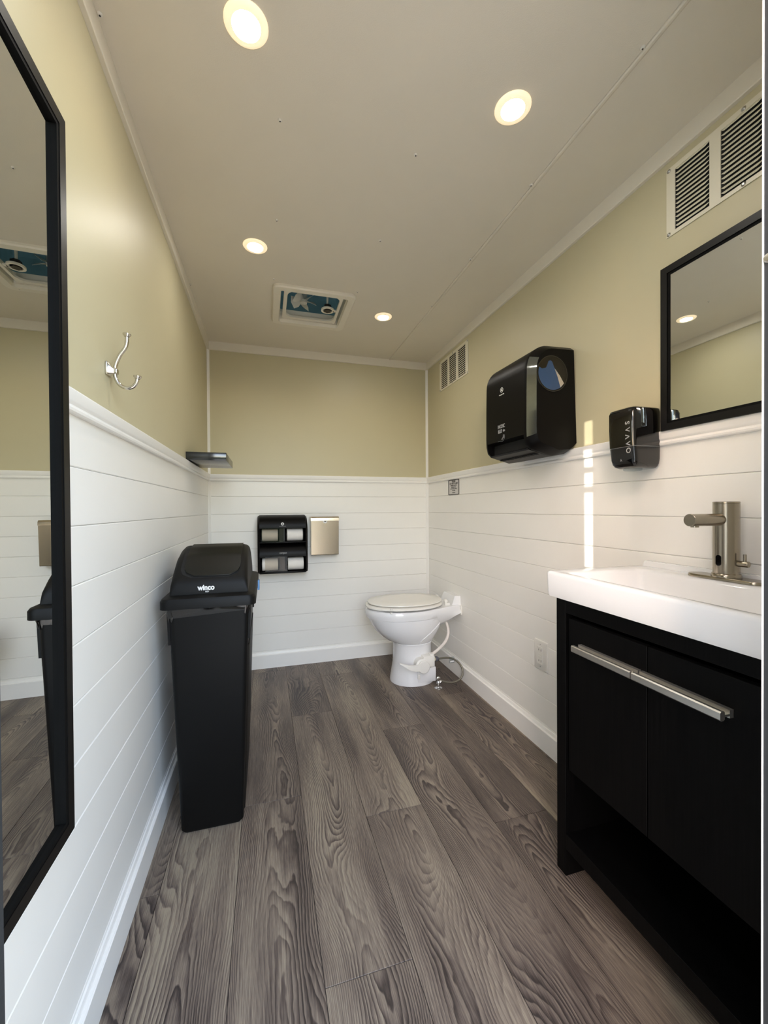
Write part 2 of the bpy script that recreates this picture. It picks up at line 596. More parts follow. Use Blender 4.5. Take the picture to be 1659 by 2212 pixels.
# ---- ceiling with batten and screws
# two sheets, with the opening for the roof vent cut out of the wide one
VX0, VX1, VY0, VY1 = 0.435, 0.760, -0.770, -0.445
def holed_plate(x0, x1, y0, y1, hx0, hx1, hy0, hy1, z0, z1):
    o = [(x1, y1), (x0, y1), (x0, y0), (x1, y0)]
    i = [(hx1, hy1), (hx0, hy1), (hx0, hy0), (hx1, hy0)]
    return ring_geo(o, i, z0, z1, 'z')
v, f = holed_plate(-0.08, W + 0.08, FY - 0.08, 0.08, VX0, VX1, VY0, VY1, H + 0.004, H + 0.03)
ceil = struct(mk('ceiling', v, f, 'ceiling'))
v, f = holed_plate(-0.01, 1.2135, FY, 0.01, VX0, VX1, VY0, VY1, H, H + 0.004)
mk('panel', v, f, 'ceiling', ceil)
box('panel', 1.2155, W + 0.01, FY, 0.01, H, H + 0.004, 'ceiling', ceil)
prism('batten', [(1.2145, H + 0.001), (1.2150, H - 0.002), (1.2175, H - 0.0045), (1.2215, H - 0.005), (1.2255, H - 0.0035), (1.2285, H - 0.001), (1.2290, H + 0.001)], 'y', FY, 0.0, 'ceiling', ceil)
for x, y in [(0.401, -1.636), (0.800, -1.637), (0.402, -1.237), (0.802, -1.232), (1.209, -2.049), (1.210, -1.635), (1.210, -1.221),
             (1.209, -0.803), (0.019, -1.774), (0.399, -0.838), (0.798, -0.834), (0.019, -0.685), (0.401, -2.035), (0.800, -2.035)]:
    sc_ = lathe('screw', [(0.0, -0.0040), (0.0034, -0.0037), (0.0056, -0.0018), (0.006, 0.0), (0.0, 0.0)], (x, y, H), (0, 0, 1), 'screw_white', ceil, 10)
    lathe('drive', [(0.0, -0.0046), (0.0021, -0.0046), (0.0021, -0.0036), (0.0, -0.0036)], (x, y, H), (0, 0, 1), 'print_dark', sc_, 6)

# ---- trims
def trim(name, prof, axis, a, b, mat, fn):
    return struct(prism(name, [fn(d, z) for d, z in prof], axis, a, b, mat, None, 25))
top_prof = [(0, H - 0.0515), (0.011, H - 0.0515), (0.013, H - 0.0495), (0.013, H), (0, H)]
trim('trim_1', top_prof, 'y', FY, 0, 'cream_trim', lambda d, z: (d, z))
trim('trim_2', top_prof, 'x', 0, W, 'cream_trim', lambda d, z: (-d, z))
trim('trim_3', top_prof, 'y', FY, 0, 'cream_trim', lambda d, z: (W - d, z))
rail_prof = [(0, 1.240), (0.008, 1.240), (0.011, 1.243), (0.012, 1.248), (0.009, 1.252), (0.008, 1.255), (0.011, 1.258), (0.013, 1.262), (0.014, 1.281), (0.012, 1.284), (0, 1.284)]
trim('trim_4', rail_prof, 'y', FY, 0, 'white_trim', lambda d, z: (d, z))
trim('trim_5', rail_prof, 'x', 0, W, 'white_trim', lambda d, z: (-d, z))
trim('trim_6', rail_prof, 'y', FY, 0, 'white_trim', lambda d, z: (W - d, z))
base_prof = [(0, 0), (0.015, 0), (0.015, 0.086), (0.013, 0.088), (0.0065, 0.0885), (0.0060, 0.094), (0.0035, 0.1005), (0.0, 0.102)]
for nm, ax, a, b, fn in (('baseboard_left', 'y', FY, 0, lambda d, z: (d, z)), ('baseboard_back', 'x', 0, W, lambda d, z: (-d, z)),
                         ('baseboard_right', 'y', FY, 0, lambda d, z: (W - d, z))):
    trim(nm, base_prof, ax, a, b, 'white_trim', fn)
bead = [(0.0, 0.0), (0.018, 0.0), (0.0175, 0.004), (0.013, 0.007), (0.0105, 0.0105), (0.007, 0.013), (0.004, 0.0175), (0.0, 0.018)]
bead = [(d * 0.8, e * 0.8) for d, e in bead]
for nm, z0, z1 in (('trim_7', 0.088, 1.240), ('trim_8', 1.284, H - 0.0515)):
    struct(prism(nm, [(d, -e) for d, e in bead], 'z', z0, z1, 'white_trim'))
for nm, z0, z1 in (('trim_9', 0.088, 1.240), ('trim_10', 1.284, H - 0.0515)):
    struct(prism(nm, [(W - d, -e) for d, e in bead], 'z', z0, z1, 'white_trim'))

# ---- front wall with the doorway the picture is taken through
HD = 1.985
v, f = join(box_geo(-0.08, JL - 0.03, FY - 0.08, FY, -0.02, H + 0.02), box_geo(JR + 0.03, W + 0.08, FY - 0.08, FY, -0.02, H + 0.02),
            box_geo(JL - 0.03, JR + 0.03, FY - 0.08, FY, HD + 0.03, H + 0.02))
wf = struct(mk('wall_front', v, f, 'white_board'))
dj = struct(box('door_1', JR, JR + 0.03, FY - 0.08, FY, 0.0, HD, 'jamb'))
box('jamb', JL - 0.03, JL, FY - 0.08, FY, 0.0, HD, 'jamb', dj)
box('header', JL - 0.03, JR + 0.03, FY - 0.08, FY, HD, HD + 0.03, 'jamb', dj)
box('seal', JR - 0.0005, JR + 0.004, FY - 0.0008, FY + 0.001, 0.0, HD, 'white_trim', dj)
lathe('screw', [(0.0, 0.004), (0.004, 0.0035), (0.006, 0.0), (0.0, 0.0)], (JR, FY - 0.006, 1.352), (-1, 0, 0), 'screw', dj, 12)
GAP = 0.0536
leaf = box('door_leaf', JL - 0.021, JL + 0.004, FY - 0.08 - GAP - 0.75, FY - 0.08 - GAP, 0.02, 2.185, 'door_out', dj, 0.002)  # unseen open leaf, raised past the header to keep the sun out
for zc in (1.6325, 1.551, 1.477):
    box('hinge', JL - 0.019, JL - 0.001, FY - 0.08 - GAP - 0.02, FY - 0.08, zc - 0.0095, zc + 0.0095, 'alu', dj, 0.001)  # added bars across the gap, cut the sunbeam into segments
for za, zb in ((0.02, 1.185), (1.735, 2.185)):      # added gasket closes the rest of the gap to bound the sunbeam
    box('beam_stop', JL - 0.019, JL - 0.001, FY - 0.08 - GAP - 0.01, FY - 0.08, za, zb, 'jamb', dj)
# dark hedge added beyond the yard to hide the bright horizon from shiny things
random.seed(2)
hv = []
for k in range(41):
    hx = -20 + k
    t_ = 2.2 + random.uniform(-0.5, 0.6)
    hv.append([(hx, -16.0 + random.uniform(-0.3, 0.3), -0.72), (hx, -15.6 + random.uniform(-0.3, 0.3), t_ * 0.5), (hx, -16.1, t_), (hx, -17.2, t_ * 0.6), (hx, -17.2, -0.72)])
struct(loft('unseen_hedge', hv, 'unseen_hedge'))
struct(box('ground', -14, 14, -18, 10, -0.75, -0.70, 'ground'))

# ================================================================== CEILING LIGHTS
def downlight(x, y, label):
    t = thing('ceiling_light', (x, y, H), label, 'ceiling light', 'recessed ceiling lights')
    lathe('trim_ring', [(0.029, 0.0), (0.029, -0.004), (0.031, -0.0065), (0.038, -0.0065), (0.0455, -0.004), (0.0475, -0.0015), (0.0475, 0.0)],
          (x, y, H), (0, 0, 1), 'led_trim', t, 40)
    lathe('lens', [(0.029, -0.001), (0.029, -0.004), (0.024, -0.0055), (0.012, -0.0065), (0.0, -0.007)], (x, y, H), (0, 0, 1), 'led', t, 40)
    return t
downlight(0.322, -1.842, 'round lit ceiling light at the top edge, nearest the tall mirror')
downlight(1.000, -1.842, 'round lit ceiling light nearest the ceiling seam and louvred vent')
downlight(0.321, -1.060, 'round lit ceiling light in front of the roof vent, on its left')
downlight(0.993, -0.620, 'small round lit ceiling light right beside the roof vent')

# ================================================================== ROOF VENT WITH FAN
def roof_vent():
    cx, cy = 0.5975, -0.6075
    t = thing('roof_vent', (cx, cy, H), 'square white roof vent with teal dome and fan in the ceiling', 'roof vent')
    o, i = rrect(cx, cy, 0.2035, 0.2035, 0.035), rrect(cx, cy, 0.165, 0.165, 0.012)
    o2, i2 = rrect(cx, cy, 0.1985, 0.1985, 0.032), rrect(cx, cy, 0.167, 0.167, 0.012)
    up = rrect(cx, cy, 0.1635, 0.1635, 0.012)
    L = lambda pts, z: [(p[0], p[1], z) for p in pts]
    loft('garnish', [L(o, H), L(o, H - 0.010), L(o2, H - 0.016), L(i2, H - 0.016), L(i, H - 0.012), L(up, H + 0.055)], 'fan_white', t, False, False, 30)
    # shaft and smoked dome above
    sh0, sh1 = rrect(cx, cy, 0.164, 0.164, 0.012), rrect(cx, cy, 0.164, 0.164, 0.012)
    loft('shaft', [L(sh0, H + 0.05), L(sh1, H + 0.13)], 'teal', t, False, False)
    dm = [(0.164, 0.13), (0.160, 0.150), (0.14, 0.165), (0.09, 0.172), (0.02, 0.174)]
    loft('dome', [L(rrect(cx, cy, a, a, 0.012 if k == 0 else min(0.02, a * 0.8)), H + h) for k, (a, h) in enumerate(dm)], 'teal', t, False, True)
    for k, yy in enumerate((-0.09, 0.0, 0.09)):
        box('dome_rib', cx - 0.16, cx + 0.16, cy + yy - 0.012, cy + yy + 0.012, H + 0.15, H + 0.156, 'teal', t, 0.002)
    # screen frame: white panel with a big rounded opening
    o3, i3 = rrect(cx + 0.0, cy, 0.148, 0.160, 0.008, 8), rrect(cx + 0.002, cy, 0.132, 0.138, 0.045, 8)
    v, f = ring_geo(o3, i3, H + 0.004, H + 0.014, 'z')
    mk('screen_frame', v, f, 'fan_white', t, autosmooth=30)
    # fan
    fx, fy, fz = cx - 0.040, cy + 0.022, H + 0.045
    hub = lathe('fan_hub', [(0.0, -0.012), (0.018, -0.012), (0.020, 0.0), (0.020, 0.03), (0.0, 0.03)], (fx, fy, fz), (0, 0, 1), 'fan_blade', t, 20)
    for k in range(5):
        a = math.radians(14 + 72 * k)
        pts = [(0.012, -0.010, 0.0), (0.036, -0.026, -0.010), (0.062, -0.028, -0.014), (0.070, 0.0, 0.0), (0.062, 0.022, 0.012), (0.034, 0.017, 0.008), (0.012, 0.010, 0.0)]
        lo = [(fx + px * math.cos(a) - py * math.sin(a), fy + px * math.sin(a) + py * math.cos(a), fz + pz * 1.6 - 0.0012) for px, py, pz in pts]
        hi = [(p[0], p[1], p[2] + 0.0024) for p in lo]
        loft('fan_blade', [lo, hi], 'fan_blade', t)
    # crank knob in its white ring with an arm to the frame
    kx, ky, kz = cx + 0.088, cy + 0.018, H + 0.006
    rg = lathe('knob_ring', [(0.0245, 0.0), (0.035, 0.0), (0.035, 0.008), (0.0245, 0.008), (0.0245, 0.0)], (kx, ky, kz), (0, 0, 1), 'fan_white', t, 32)
    box('ring_arm', kx + 0.028, cx + 0.138, ky - 0.009, ky + 0.009, kz, kz + 0.008, 'fan_white', t, 0.001)
    pr_ = []
    kn = [( (0.021 if k % 2 else 0.017) * math.cos(math.pi * k / 6), (0.021 if k % 2 else 0.017) * math.sin(math.pi * k / 6)) for k in range(12)]
    prism('crank_knob', [(kx + a, ky + b) for a, b in kn], 'z', kz - 0.003, kz + 0.03, 'brown', t)
    tube('crank_shaft', [(kx, ky, kz + 0.03), (kx, ky, kz + 0.15)], 0.006, 'fan_white', t)
    for sx, sy in ((-1, -1), (1, -1), (-1, 1), (1, 1)):
        lathe('screw', [(0, -0.0185), (0.003, -0.0178), (0.0042, -0.016), (0, -0.016)], (cx + sx * 0.15, cy + sy * 0.184, H), (0, 0, 1), 'screw_white', t, 10)
roof_vent()

# ================================================================== LOUVRED WALL VENTS
def grille(y0, label):
    """y0: far end; plate runs towards the camera. 14 louvres in each of three columns."""
    z0, z1, L_, t_ = 1.8555, 2.0565, 0.404, 0.0022
    root = thing('wall_vent', (W, y0 - L_ / 2, z0), label, 'vent', 'louvred vents on the right wall')
    cols = [(0.026, 0.121), (0.149, 0.244), (0.275, 0.370)]
    zb, zt = 1.8665, 2.0425
    xa, xb = W - t_ - 0.001, W - 0.001
    parts = []
    ys = [0.0] + [c for q in cols for c in q] + [L_]
    for k in range(0, len(ys), 2):
        parts.append(box_geo(xa, xb, y0 - ys[k + 1], y0 - ys[k], z0, z1))
    for a, b in cols:
        parts.append(box_geo(xa, xb, y0 - b, y0 - a, z0, zb))
        parts.append(box_geo(xa, xb, y0 - b, y0 - a, zt, z1))
    v, f = join(*parts)
    mk('face_plate', v, f, 'vent_plate', root)
    for a, b in cols:
        bk = box('opening', W - 0.0009, W - 0.0002, y0 - b, y0 - a, zb, zt, 'dark_hole', root)  # black sheet painting the shade behind the louvres
    n = 14
    pitch = (zt - zb) / n
    mesh = None
    for a, b in cols:
        for k in range(n):
            zc = zb + pitch * (k + 0.5)
            ya, yb = y0 - b, y0 - a
            # stamped louvre: upper edge flush with the plate, lower edge pushed out, ends tapered
            lw = pitch * 0.60
            pts0 = [(xb - 0.0006, ya, zc + lw), (xa, ya + 0.0, zc + lw * 0.98), (xa - 0.0005, ya + 0.004, zc + lw * 0.1), (xa + 0.0006, ya + 0.004, zc + lw * 0.1)]
            vs = [(xb - 0.0004, ya, zc + pitch * 0.5), (xb - 0.0004, yb, zc + pitch * 0.5),
                  (xa - 0.0032, yb - 0.010, zc - pitch * 0.16), (xa - 0.0032, ya + 0.010, zc - pitch * 0.16),
                  (xb + 0.0002, ya, zc + pitch * 0.42), (xb + 0.0002, yb, zc + pitch * 0.42),
                  (xa - 0.0026, yb - 0.010, zc - pitch * 0.24), (xa - 0.0026, ya + 0.010, zc - pitch * 0.24)]
            fs = [[0, 1, 2, 3], [4, 5, 6, 7], [0, 1, 5, 4], [2, 3, 7, 6], [1, 2, 6, 5], [0, 3, 7, 4]]
            if mesh is None:
                o = mk('louvre', vs, fs, 'vent_plate', root)
                mesh = o.data
                ref = WL[o.name] - Vector((0, ya, zc))
            else:
                o = bpy.data.objects.new('louvre', mesh)
                link(o, ref + Vector((0, ya, zc)), root)
    for yy in (0.007, L_ / 2, L_ - 0.007):
        for zz in (z0 + 0.007, z1 - 0.007):
            lathe('screw', [(0.0, 0.0036), (0.003, 0.0032), (0.0052, 0.0012), (0.0058, 0.0), (0.0, 0.0)], (xa, y0 - yy, zz), (-1, 0, 0), 'screw', root, 12)
    return root
grille(-0.234, 'small far louvred wall vent next to the back corner')
grille(-1.868, 'cream louvred wall vent above the framed mirror over the sink')

# ================================================================== MIRRORS
def wall_mirror(name, side, y0, y1, z0, z1, fw, dep, rec, label, skew=0.0):
    """frame of four mitred bars + glass. side: -1 left wall (faces +x), +1 right wall (faces -x)"""
    X = lambda d: d if side < 0 else W - d
    root = thing(name, (X(0.0), (y0 + y1) / 2, z0), label, 'mirror')
    o = [(y0, z0), (y1, z0), (y1, z1), (y0, z1)]
    i = [(y0 + fw, z0 + fw), (y1 - fw, z0 + fw), (y1 - fw, z1 - fw), (y0 + fw, z1 - fw)]
    base = 0.0145
    for k in range(4):
        j = (k + 1) % 4
        a, b, c, d = o[k], o[j], i[j], i[k]
        vs = [(X(base), *p) for p in (a, b, c, d)] + [(X(dep), *p) for p in (a, b, c, d)]
        mk('frame_bar', vs, [[0, 1, 2, 3], [4, 5, 6, 7], [0, 1, 5, 4], [1, 2, 6, 5], [2, 3, 7, 6], [3, 0, 4, 7]], 'black_frame', root)
    lip_o = i
    lip_i = [(p[0] + (0.007 if p[0] < (y0 + y1) / 2 else -0.007), p[1] + (0.007 if p[1] < (z0 + z1) / 2 else -0.007)) for p in i]
    v, f = ring_geo(lip_o, lip_i, X(base), X(rec + skew + 0.0015), 'x')
    mk('inner_lip', v, f, 'matte_lip', root)
    gy0, gy1, gz0, gz1 = y0 + fw, y1 - fw, z0 + fw, z1 - fw
    prism('glass', [(X(base), gy0), (X(rec + skew), gy0), (X(rec), gy1), (X(base), gy1)], 'z', gz0, gz1, 'mirror', root, None)   # hangs a touch out of square
    return root
wall_mirror('wall_mirror', -1, -2.385, -1.957, 0.497, 1.732, 0.021, 0.0255, 0.0162, 'tall black-framed mirror on the left wall', 0.0065)
wall_mirror('wall_mirror', 1, -2.325, -1.863, 1.2815, 1.762, 0.020, 0.021, 0.0165, 'black-framed mirror above the sink, partly behind the soap dispenser')

# ================================================================== COAT HOOK
def coat_hook():
    y = -1.70
    t = thing('coat_hook', (0, y, 1.33), 'satin nickel double coat hook on the left wall beside the tall mirror', 'coat hook')
    box('wall_plate', 0.0, 0.0045, y - 0.014, y + 0.014, 1.372, 1.402, 'satin_nickel', t, 0.0015)
    loft('bracket', [[(0.0045, y + a, 1.387 + b) for a, b in rrect(0, 0, 0.0125, 0.0135, 0.003, 3)],
                     [(0.011, y + a, 1.384 + b) for a, b in rrect(0, 0, 0.009, 0.0085, 0.003, 3)],
                     [(0.017, y + a, 1.382 + b) for a, b in rrect(0, 0, 0.007, 0.006, 0.003, 3)],
                     [(0.021, y + a, 1.382 + b) for a, b in rrect(0, 0, 0.006, 0.0055, 0.003, 3)]], 'satin_nickel', t)
    box('collar', 0.0095, 0.0225, y - 0.0075, y + 0.0075, 1.376, 1.390, 'satin_nickel', t, 0.003)
    tube('upper_prong', [(0.0155, y, 1.384), (0.018, y, 1.400), (0.027, y, 1.423), (0.038, y, 1.441), (0.0415, y, 1.457), (0.0415, y, 1.467)], 0.0043, 'satin_nickel', t, 14, 6)
    tube('lower_prong', [(0.0155, y, 1.382), (0.018, y, 1.366), (0.026, y, 1.352), (0.040, y, 1.346), (0.053, y, 1.350), (0.0605, y, 1.360), (0.0625, y, 1.369)], 0.0043, 'satin_nickel', t, 14, 6)
    for nm, c in (('upper_tip', (0.0415, y, 1.466)), ('lower_tip', (0.0627, y, 1.368))):
        lathe(nm, [(0.0043, 0.0), (0.0058, 0.001), (0.0062, 0.0025), (0.0088, 0.0055), (0.0090, 0.0075), (0.0070, 0.009), (0.0, 0.0095)], c, (0.05, 0, 1), 'satin_nickel', t, 20)
coat_hook()

# ================================================================== FLOATING SHELF
tag(box('wall_shelf', 0.0, 0.175, -0.748, -0.365, 1.2885, 1.3255, 'shelf', None, 0.001), 'small charcoal floating shelf in the far left corner above the rail', 'shelf')

# ================================================================== TRASH CAN
def trash_can():
    cx, y0, y1 = 0.1755, -1.392, -0.885
    cy, hy = (y0 + y1) / 2, (y1 - y0) / 2
    t = thing('trash_can', (cx, cy, 0.0), 'tall slim black plastic trash can with swing lid by the left wall', 'trash can')
    L = lambda a, b, r, z, dy=0.0: [(p[0], p[1], z) for p in rrect(cx, cy + dy, a, b, r, 5)]
    body = [L(0.088, hy - 0.040, 0.012, 0.0), L(0.096, hy - 0.032, 0.014, 0.012), L(0.1165, hy - 0.010, 0.018, 0.60), L(0.117, hy - 0.010, 0.018, 0.602),
            L(0.1205, hy - 0.006, 0.018, 0.735), L(0.112, hy - 0.014, 0.016, 0.735), L(0.095, hy - 0.03, 0.014, 0.10)]
    loft('body', body, 'bin_plastic', t, True, True, 35)
    # side grips: shallow ribs down the long sides
    for s in (-1, 1):
        for yy in (-0.222, 0.222):
            lo = [(cx + s * (0.1110), cy + yy - 0.011, 0.625), (cx + s * 0.1235, cy + yy - 0.011, 0.625), (cx + s * 0.1235, cy + yy + 0.011, 0.625), (cx + s * 0.1110, cy + yy + 0.011, 0.625)]
            hi = [(p[0] + s * 0.004, p[1], 0.728) for p in lo]
            loft('side_rib', [lo, hi], 'bin_plastic', t)
        lo = [(cx + s * (0.0965), cy - 0.235 + 0.035, 0.03), (cx + s * 0.1005, cy - 0.19, 0.03), (cx + s * 0.1005, cy + 0.19, 0.03), (cx + s * 0.0965, cy + 0.20, 0.03)]
        hi = [(cx + s * 0.1155, cy - 0.225, 0.60), (cx + s * 0.1200, cy - 0.215, 0.60), (cx + s * 0.1200, cy + 0.215, 0.60), (cx + s * 0.1155, cy + 0.225, 0.60)]
        loft('side_panel', [lo, hi], 'bin_plastic', t)
    # liner bag hanging out under the lid
    random.seed(9)
    n = 120
    per = rrect(cx, cy, 0.1275, hy - 0.001, 0.02, 29)
    lp = [[], [], []]
    for k, (px, py) in enumerate(per):
        w1, w2 = random.uniform(-0.0015, 0.0015), random.uniform(-0.006, 0.004)
        dx, dy = px - cx, py - cy
        front = 1.0 if py < cy - hy + 0.03 else 0.4
        lp[0].append((px, py, 0.748))
        lp[1].append((cx + dx * (1 + w1 * 4), cy + dy * (1 + w1), 0.735 + w1))
        drop = 0.034 if px < cx - 0.02 else 0.022
        lp[2].append((cx + dx * 0.975, cy + dy * 0.988, 0.742 - drop * front - 0.008 * math.sin(k * 0.55) * front + w2 * 0.5))
    loft('liner_bag', lp, 'gloss_black', t, False, False, 20)
    # lid: rim + dome
    rim = [L(0.134, hy + 0.004, 0.022, 0.742), L(0.1435, hy + 0.014, 0.026, 0.744), L(0.1435, hy + 0.014, 0.026, 0.768), L(0.139, hy + 0.010, 0.026, 0.776), L(0.122, hy - 0.008, 0.03, 0.783)]
    lid = loft('lid_rim', rim, 'bin_plastic', t, True, True, 35)
    # dome: arch over the length
    def arch(s):                     # s in -1..1 along y -> (y, z)
        pts = [(-1.0, 0.780), (-0.988, 0.810), (-0.955, 0.828), (-0.80, 0.858), (-0.55, 0.895), (-0.25, 0.916), (0.0, 0.922)]
        a = -abs(s)
        for (a0, z0_), (a1, z1_) in zip(pts, pts[1:]):
            if a <= a1:
                k = (a - a0) / (a1 - a0)
                return z0_ + (z1_ - z0_) * k
        return pts[-1][1]
    hl = hy - 0.018
    stations = [-1, -0.985, -0.955, -0.9, -0.8, -0.7, -0.55, -0.4, -0.25, -0.1, 0, 0.1, 0.25, 0.4, 0.55, 0.7, 0.8, 0.9, 0.955, 0.985, 1]
    loops = []
    for s in stations:
        z = arch(s)
        y = cy + s * hl
        hw = 0.1185 - 0.003 * (z - 0.78) / 0.15
        r = min(0.02, (z - 0.775) * 0.9)
        sec = [(cx - 0.1185, y, 0.776)]
        for k in range(5):
            a = math.radians(180 - 90 * k / 4)
            sec.append((cx - hw + r + r * math.cos(a), y, z - r + r * math.sin(a)))
        for k in range(5):
            a = math.radians(90 - 90 * k / 4)
            sec.append((cx + hw - r + r * math.cos(a), y, z - r + r * math.sin(a)))
        sec.append((cx + 0.1185, y, 0.776))
        loops.append(sec)
    dome = loft('lid_dome', loops, 'bin_plastic', t, True, True, 40)
    # swing flap lying in its opening on the near slope, and a black plate painting the shaded gap round it
    def flap(hw, s0, s1, lift, th, rc, xoff=0.0):
        ns = 18
        top, bot = [], []
        rows = []
        for k in range(ns + 1):
            s = s0 + (s1 - s0) * k / ns
            d = abs((s - s0) * hl)
            w = hw if d > rc else hw - rc + math.sqrt(max(0, rc * rc - (rc - d) ** 2))
            z = arch(s) + lift
            y = cy + s * hl - lift * 0.55
            rows.append((y, z, w))
        vs, fs = [], []
        for y, z, w in rows:
            vs += [(cx + xoff - w, y, z), (cx + xoff + w, y, z), (cx + xoff + w, y, z - th), (cx + xoff - w, y, z - th)]
        for k in range(ns):
            a, b = 4 * k, 4 * (k + 1)
            for e in range(4):
                g = (e + 1) % 4
                fs.append([a + e, a + g, b + g, b + e])
        fs.append([0, 1, 2, 3]); fs.append([4 * ns + e for e in range(4)])
        return vs, fs
    v, f = flap(0.0935, -0.925, -0.02, 0.0008, 0.003, 0.035, 0.0)
    mk('lid_gap_shade', v, f, 'dark_hole', dome)
    v, f = flap(0.0875, -0.912, 0.06, 0.0052, 0.0035, 0.035, 0.0055)
    fl = mk('swing_flap', v, f, 'bin_flap', dome, autosmooth=30)
    v, f = flap(0.036, -0.23, -0.12, 0.0046, 0.002, 0.006, 0.01)
    mk('push_recess', v, f, 'dark_hole', dome)
    yy = cy - 0.993 * hl - 0.0012
    text('lettering', 'winco', 0.024, (cx - 0.010, yy - 0.0014, 0.8035), (1, 0, 0), (0, 0.17, 1), 'print_white', dome, squeeze=0.86, bold=0.0009)
    text('lettering', 'NSF', 0.0065, (cx - 0.007, yy - 0.0030, 0.7905), (1, 0, 0), (0, 0.17, 1), 'print_white', dome, bold=0.0001)
    # blue tag hanging at the far right of the rim
    loft('tag', [[(cx + 0.1425, cy + 0.10 + a, 0.745 + b) for a, b in ((-0.03, -0.018), (0.03, -0.022), (0.036, 0.014), (-0.02, 0.02))],
                 [(cx + 0.150, cy + 0.10 + a, 0.745 + b) for a, b in ((-0.03, -0.018), (0.03, -0.022), (0.036, 0.014), (-0.02, 0.02))]], 'blue_tag', t)
trash_can()

# ================================================================== TOILET PAPER DISPENSER, ROLLS, STEEL BOX
def tp_dispenser():
    x0, x1, z0, z1 = 0.300, 0.612, 0.645, 1.018
    t = thing('toilet_paper_dispenser', ((x0 + x1) / 2, 0, z0), 'black four-roll toilet paper dispenser on the back wall', 'dispenser')
    def cov(zt, zb, front):
        n = 8
        pts = [(-0.0, zt)]
        for k in range(n + 1):
            a = math.radians(90 * k / n)
            pts.append((-0.055 - (front - 0.055) * math.sin(a), zb + 0.012 + (zt - zb - 0.012) * math.cos(a)))
        pts += [(-front, zb), (-front + 0.012, zb), (-0.012, zb + 0.01), (-0.0, zb)]
        return pts
    prism('upper_cover', cov(z1, 0.934, 0.150), 'x', x0 + 0.012, x1 - 0.012, 'black_plastic', t)
    prism('lower_cover', cov(0.842, 0.752, 0.150), 'x', x0 + 0.012, x1 - 0.012, 'black_plastic', t)
    box('back_plate', x0 + 0.008, x1 - 0.008, -0.012, -0.0005, z0, 0.94, 'dark_hole', t)
    box('ledge', x0 + 0.01, x1 - 0.01, -0.140, -0.012, 0.839, 0.848, 'black_plastic', t, 0.002)
    box('bottom_lip', x0 + 0.012, x1 - 0.012, -0.135, -0.012, z0, z0 + 0.010, 'black_plastic', t, 0.002)
    pr_ = [(0.0, z1), (-0.05, z1 - 0.002), (-0.10, z1 - 0.02), (-0.135, z1 - 0.055), (-0.148, z1 - 0.09), (-0.148, z0 + 0.03), (-0.13, z0 + 0.002), (0.0, z0)]
    for xa, xb in ((x0, x0 + 0.013), (x1 - 0.013, x1)):
        s = -1 if xa == x0 else 1
        outer = [(xa if s < 0 else xb, y * 0.93 - 0.0, z + (0.006 if z < 0.8 else -0.008)) for y, z in pr_]
        inner = [(xb if s < 0 else xa, y, z) for y, z in pr_]
        loft('side_cheek', [outer, inner], 'black_plastic', t)
    box('centre_post', 0.4335, 0.4685, -0.10, -0.012, 0.848, 0.934, 'smoke_black', t)
    box('centre_post', 0.4335, 0.4685, -0.10, -0.012, z0 + 0.01, 0.752, 'smoke_black', t)
    for nm, xa, xb, zb, zt in (('clear_cover', 0.322, 0.459, 0.846, 0.936), ('clear_cover', 0.345, 0.481, 0.660, 0.756)):
        c = box(nm, xa, xb, -0.1515, -0.1495, zb, zt, 'acrylic', t, 0.0005, 1)
        box('cover_rim', xa, xb, -0.1525, -0.1515, zt - 0.008, zt, 'smoke_glass', c)
        box('cover_rim', xb - 0.004, xb, -0.1525, -0.1515, zb, zt - 0.008, 'smoke_glass', c)
    lathe('logo', [(0.0, 0.0008), (0.0095, 0.0008), (0.0095, 0.0), (0.0, 0.0)], (0.4535, -0.1475, 0.962), (0, -1, 0.25), 'print_white', t, 20)
    prism('logo_peak', [(0.4475, 0.958), (0.4595, 0.958), (0.4535, 0.968)], 'y', -0.1495, -0.1480, 'print_dark', t)
    text('lettering', 'Georgia-Pacific', 0.0072, (0.4535, -0.1508, 0.947), (1, 0, 0), (0, 0.08, 1), 'print_grey', t)
    text('lettering', 'compact', 0.019, (0.456, -0.1492, 0.778), (1, 0, 0), (0, 0.13, 1), 'print_grey', t, squeeze=0.7, bold=0.0002)
    # four rolls, each a thing of its own
    def roll(xa, xb, zc, r, label):
        q = thing('toilet_roll', ((xa + xb) / 2, -0.092, zc - r), label, 'toilet roll', 'rolls in the toilet paper dispenser')
        c = ((xa), -0.092, zc)
        L_ = xb - xa
        lathe('paper', [(0.016, 0), (r - 0.002, 0), (r, 0.002), (r, L_ - 0.002), (r - 0.002, L_), (0.016, L_), (0.016, 0)], c, (1, 0, 0), 'paper', q, 40)
        tube('core', [(xa - 0.004, -0.092, zc), (xb + 0.004, -0.092, zc)], 0.0155, 'brown', q, 16)
    roll(0.327, 0.4245, 0.8905, 0.0415, 'upper left white toilet roll behind the clear cover')
    roll(0.4825, 0.582, 0.8905, 0.0415, 'upper right white toilet roll, uncovered')
    roll(0.327, 0.4245, 0.7015, 0.0415, 'lower left white toilet roll behind the clear cover')
    roll(0.4865, 0.586, 0.7015, 0.0415, 'lower right white toilet roll, uncovered')
tp_dispenser()

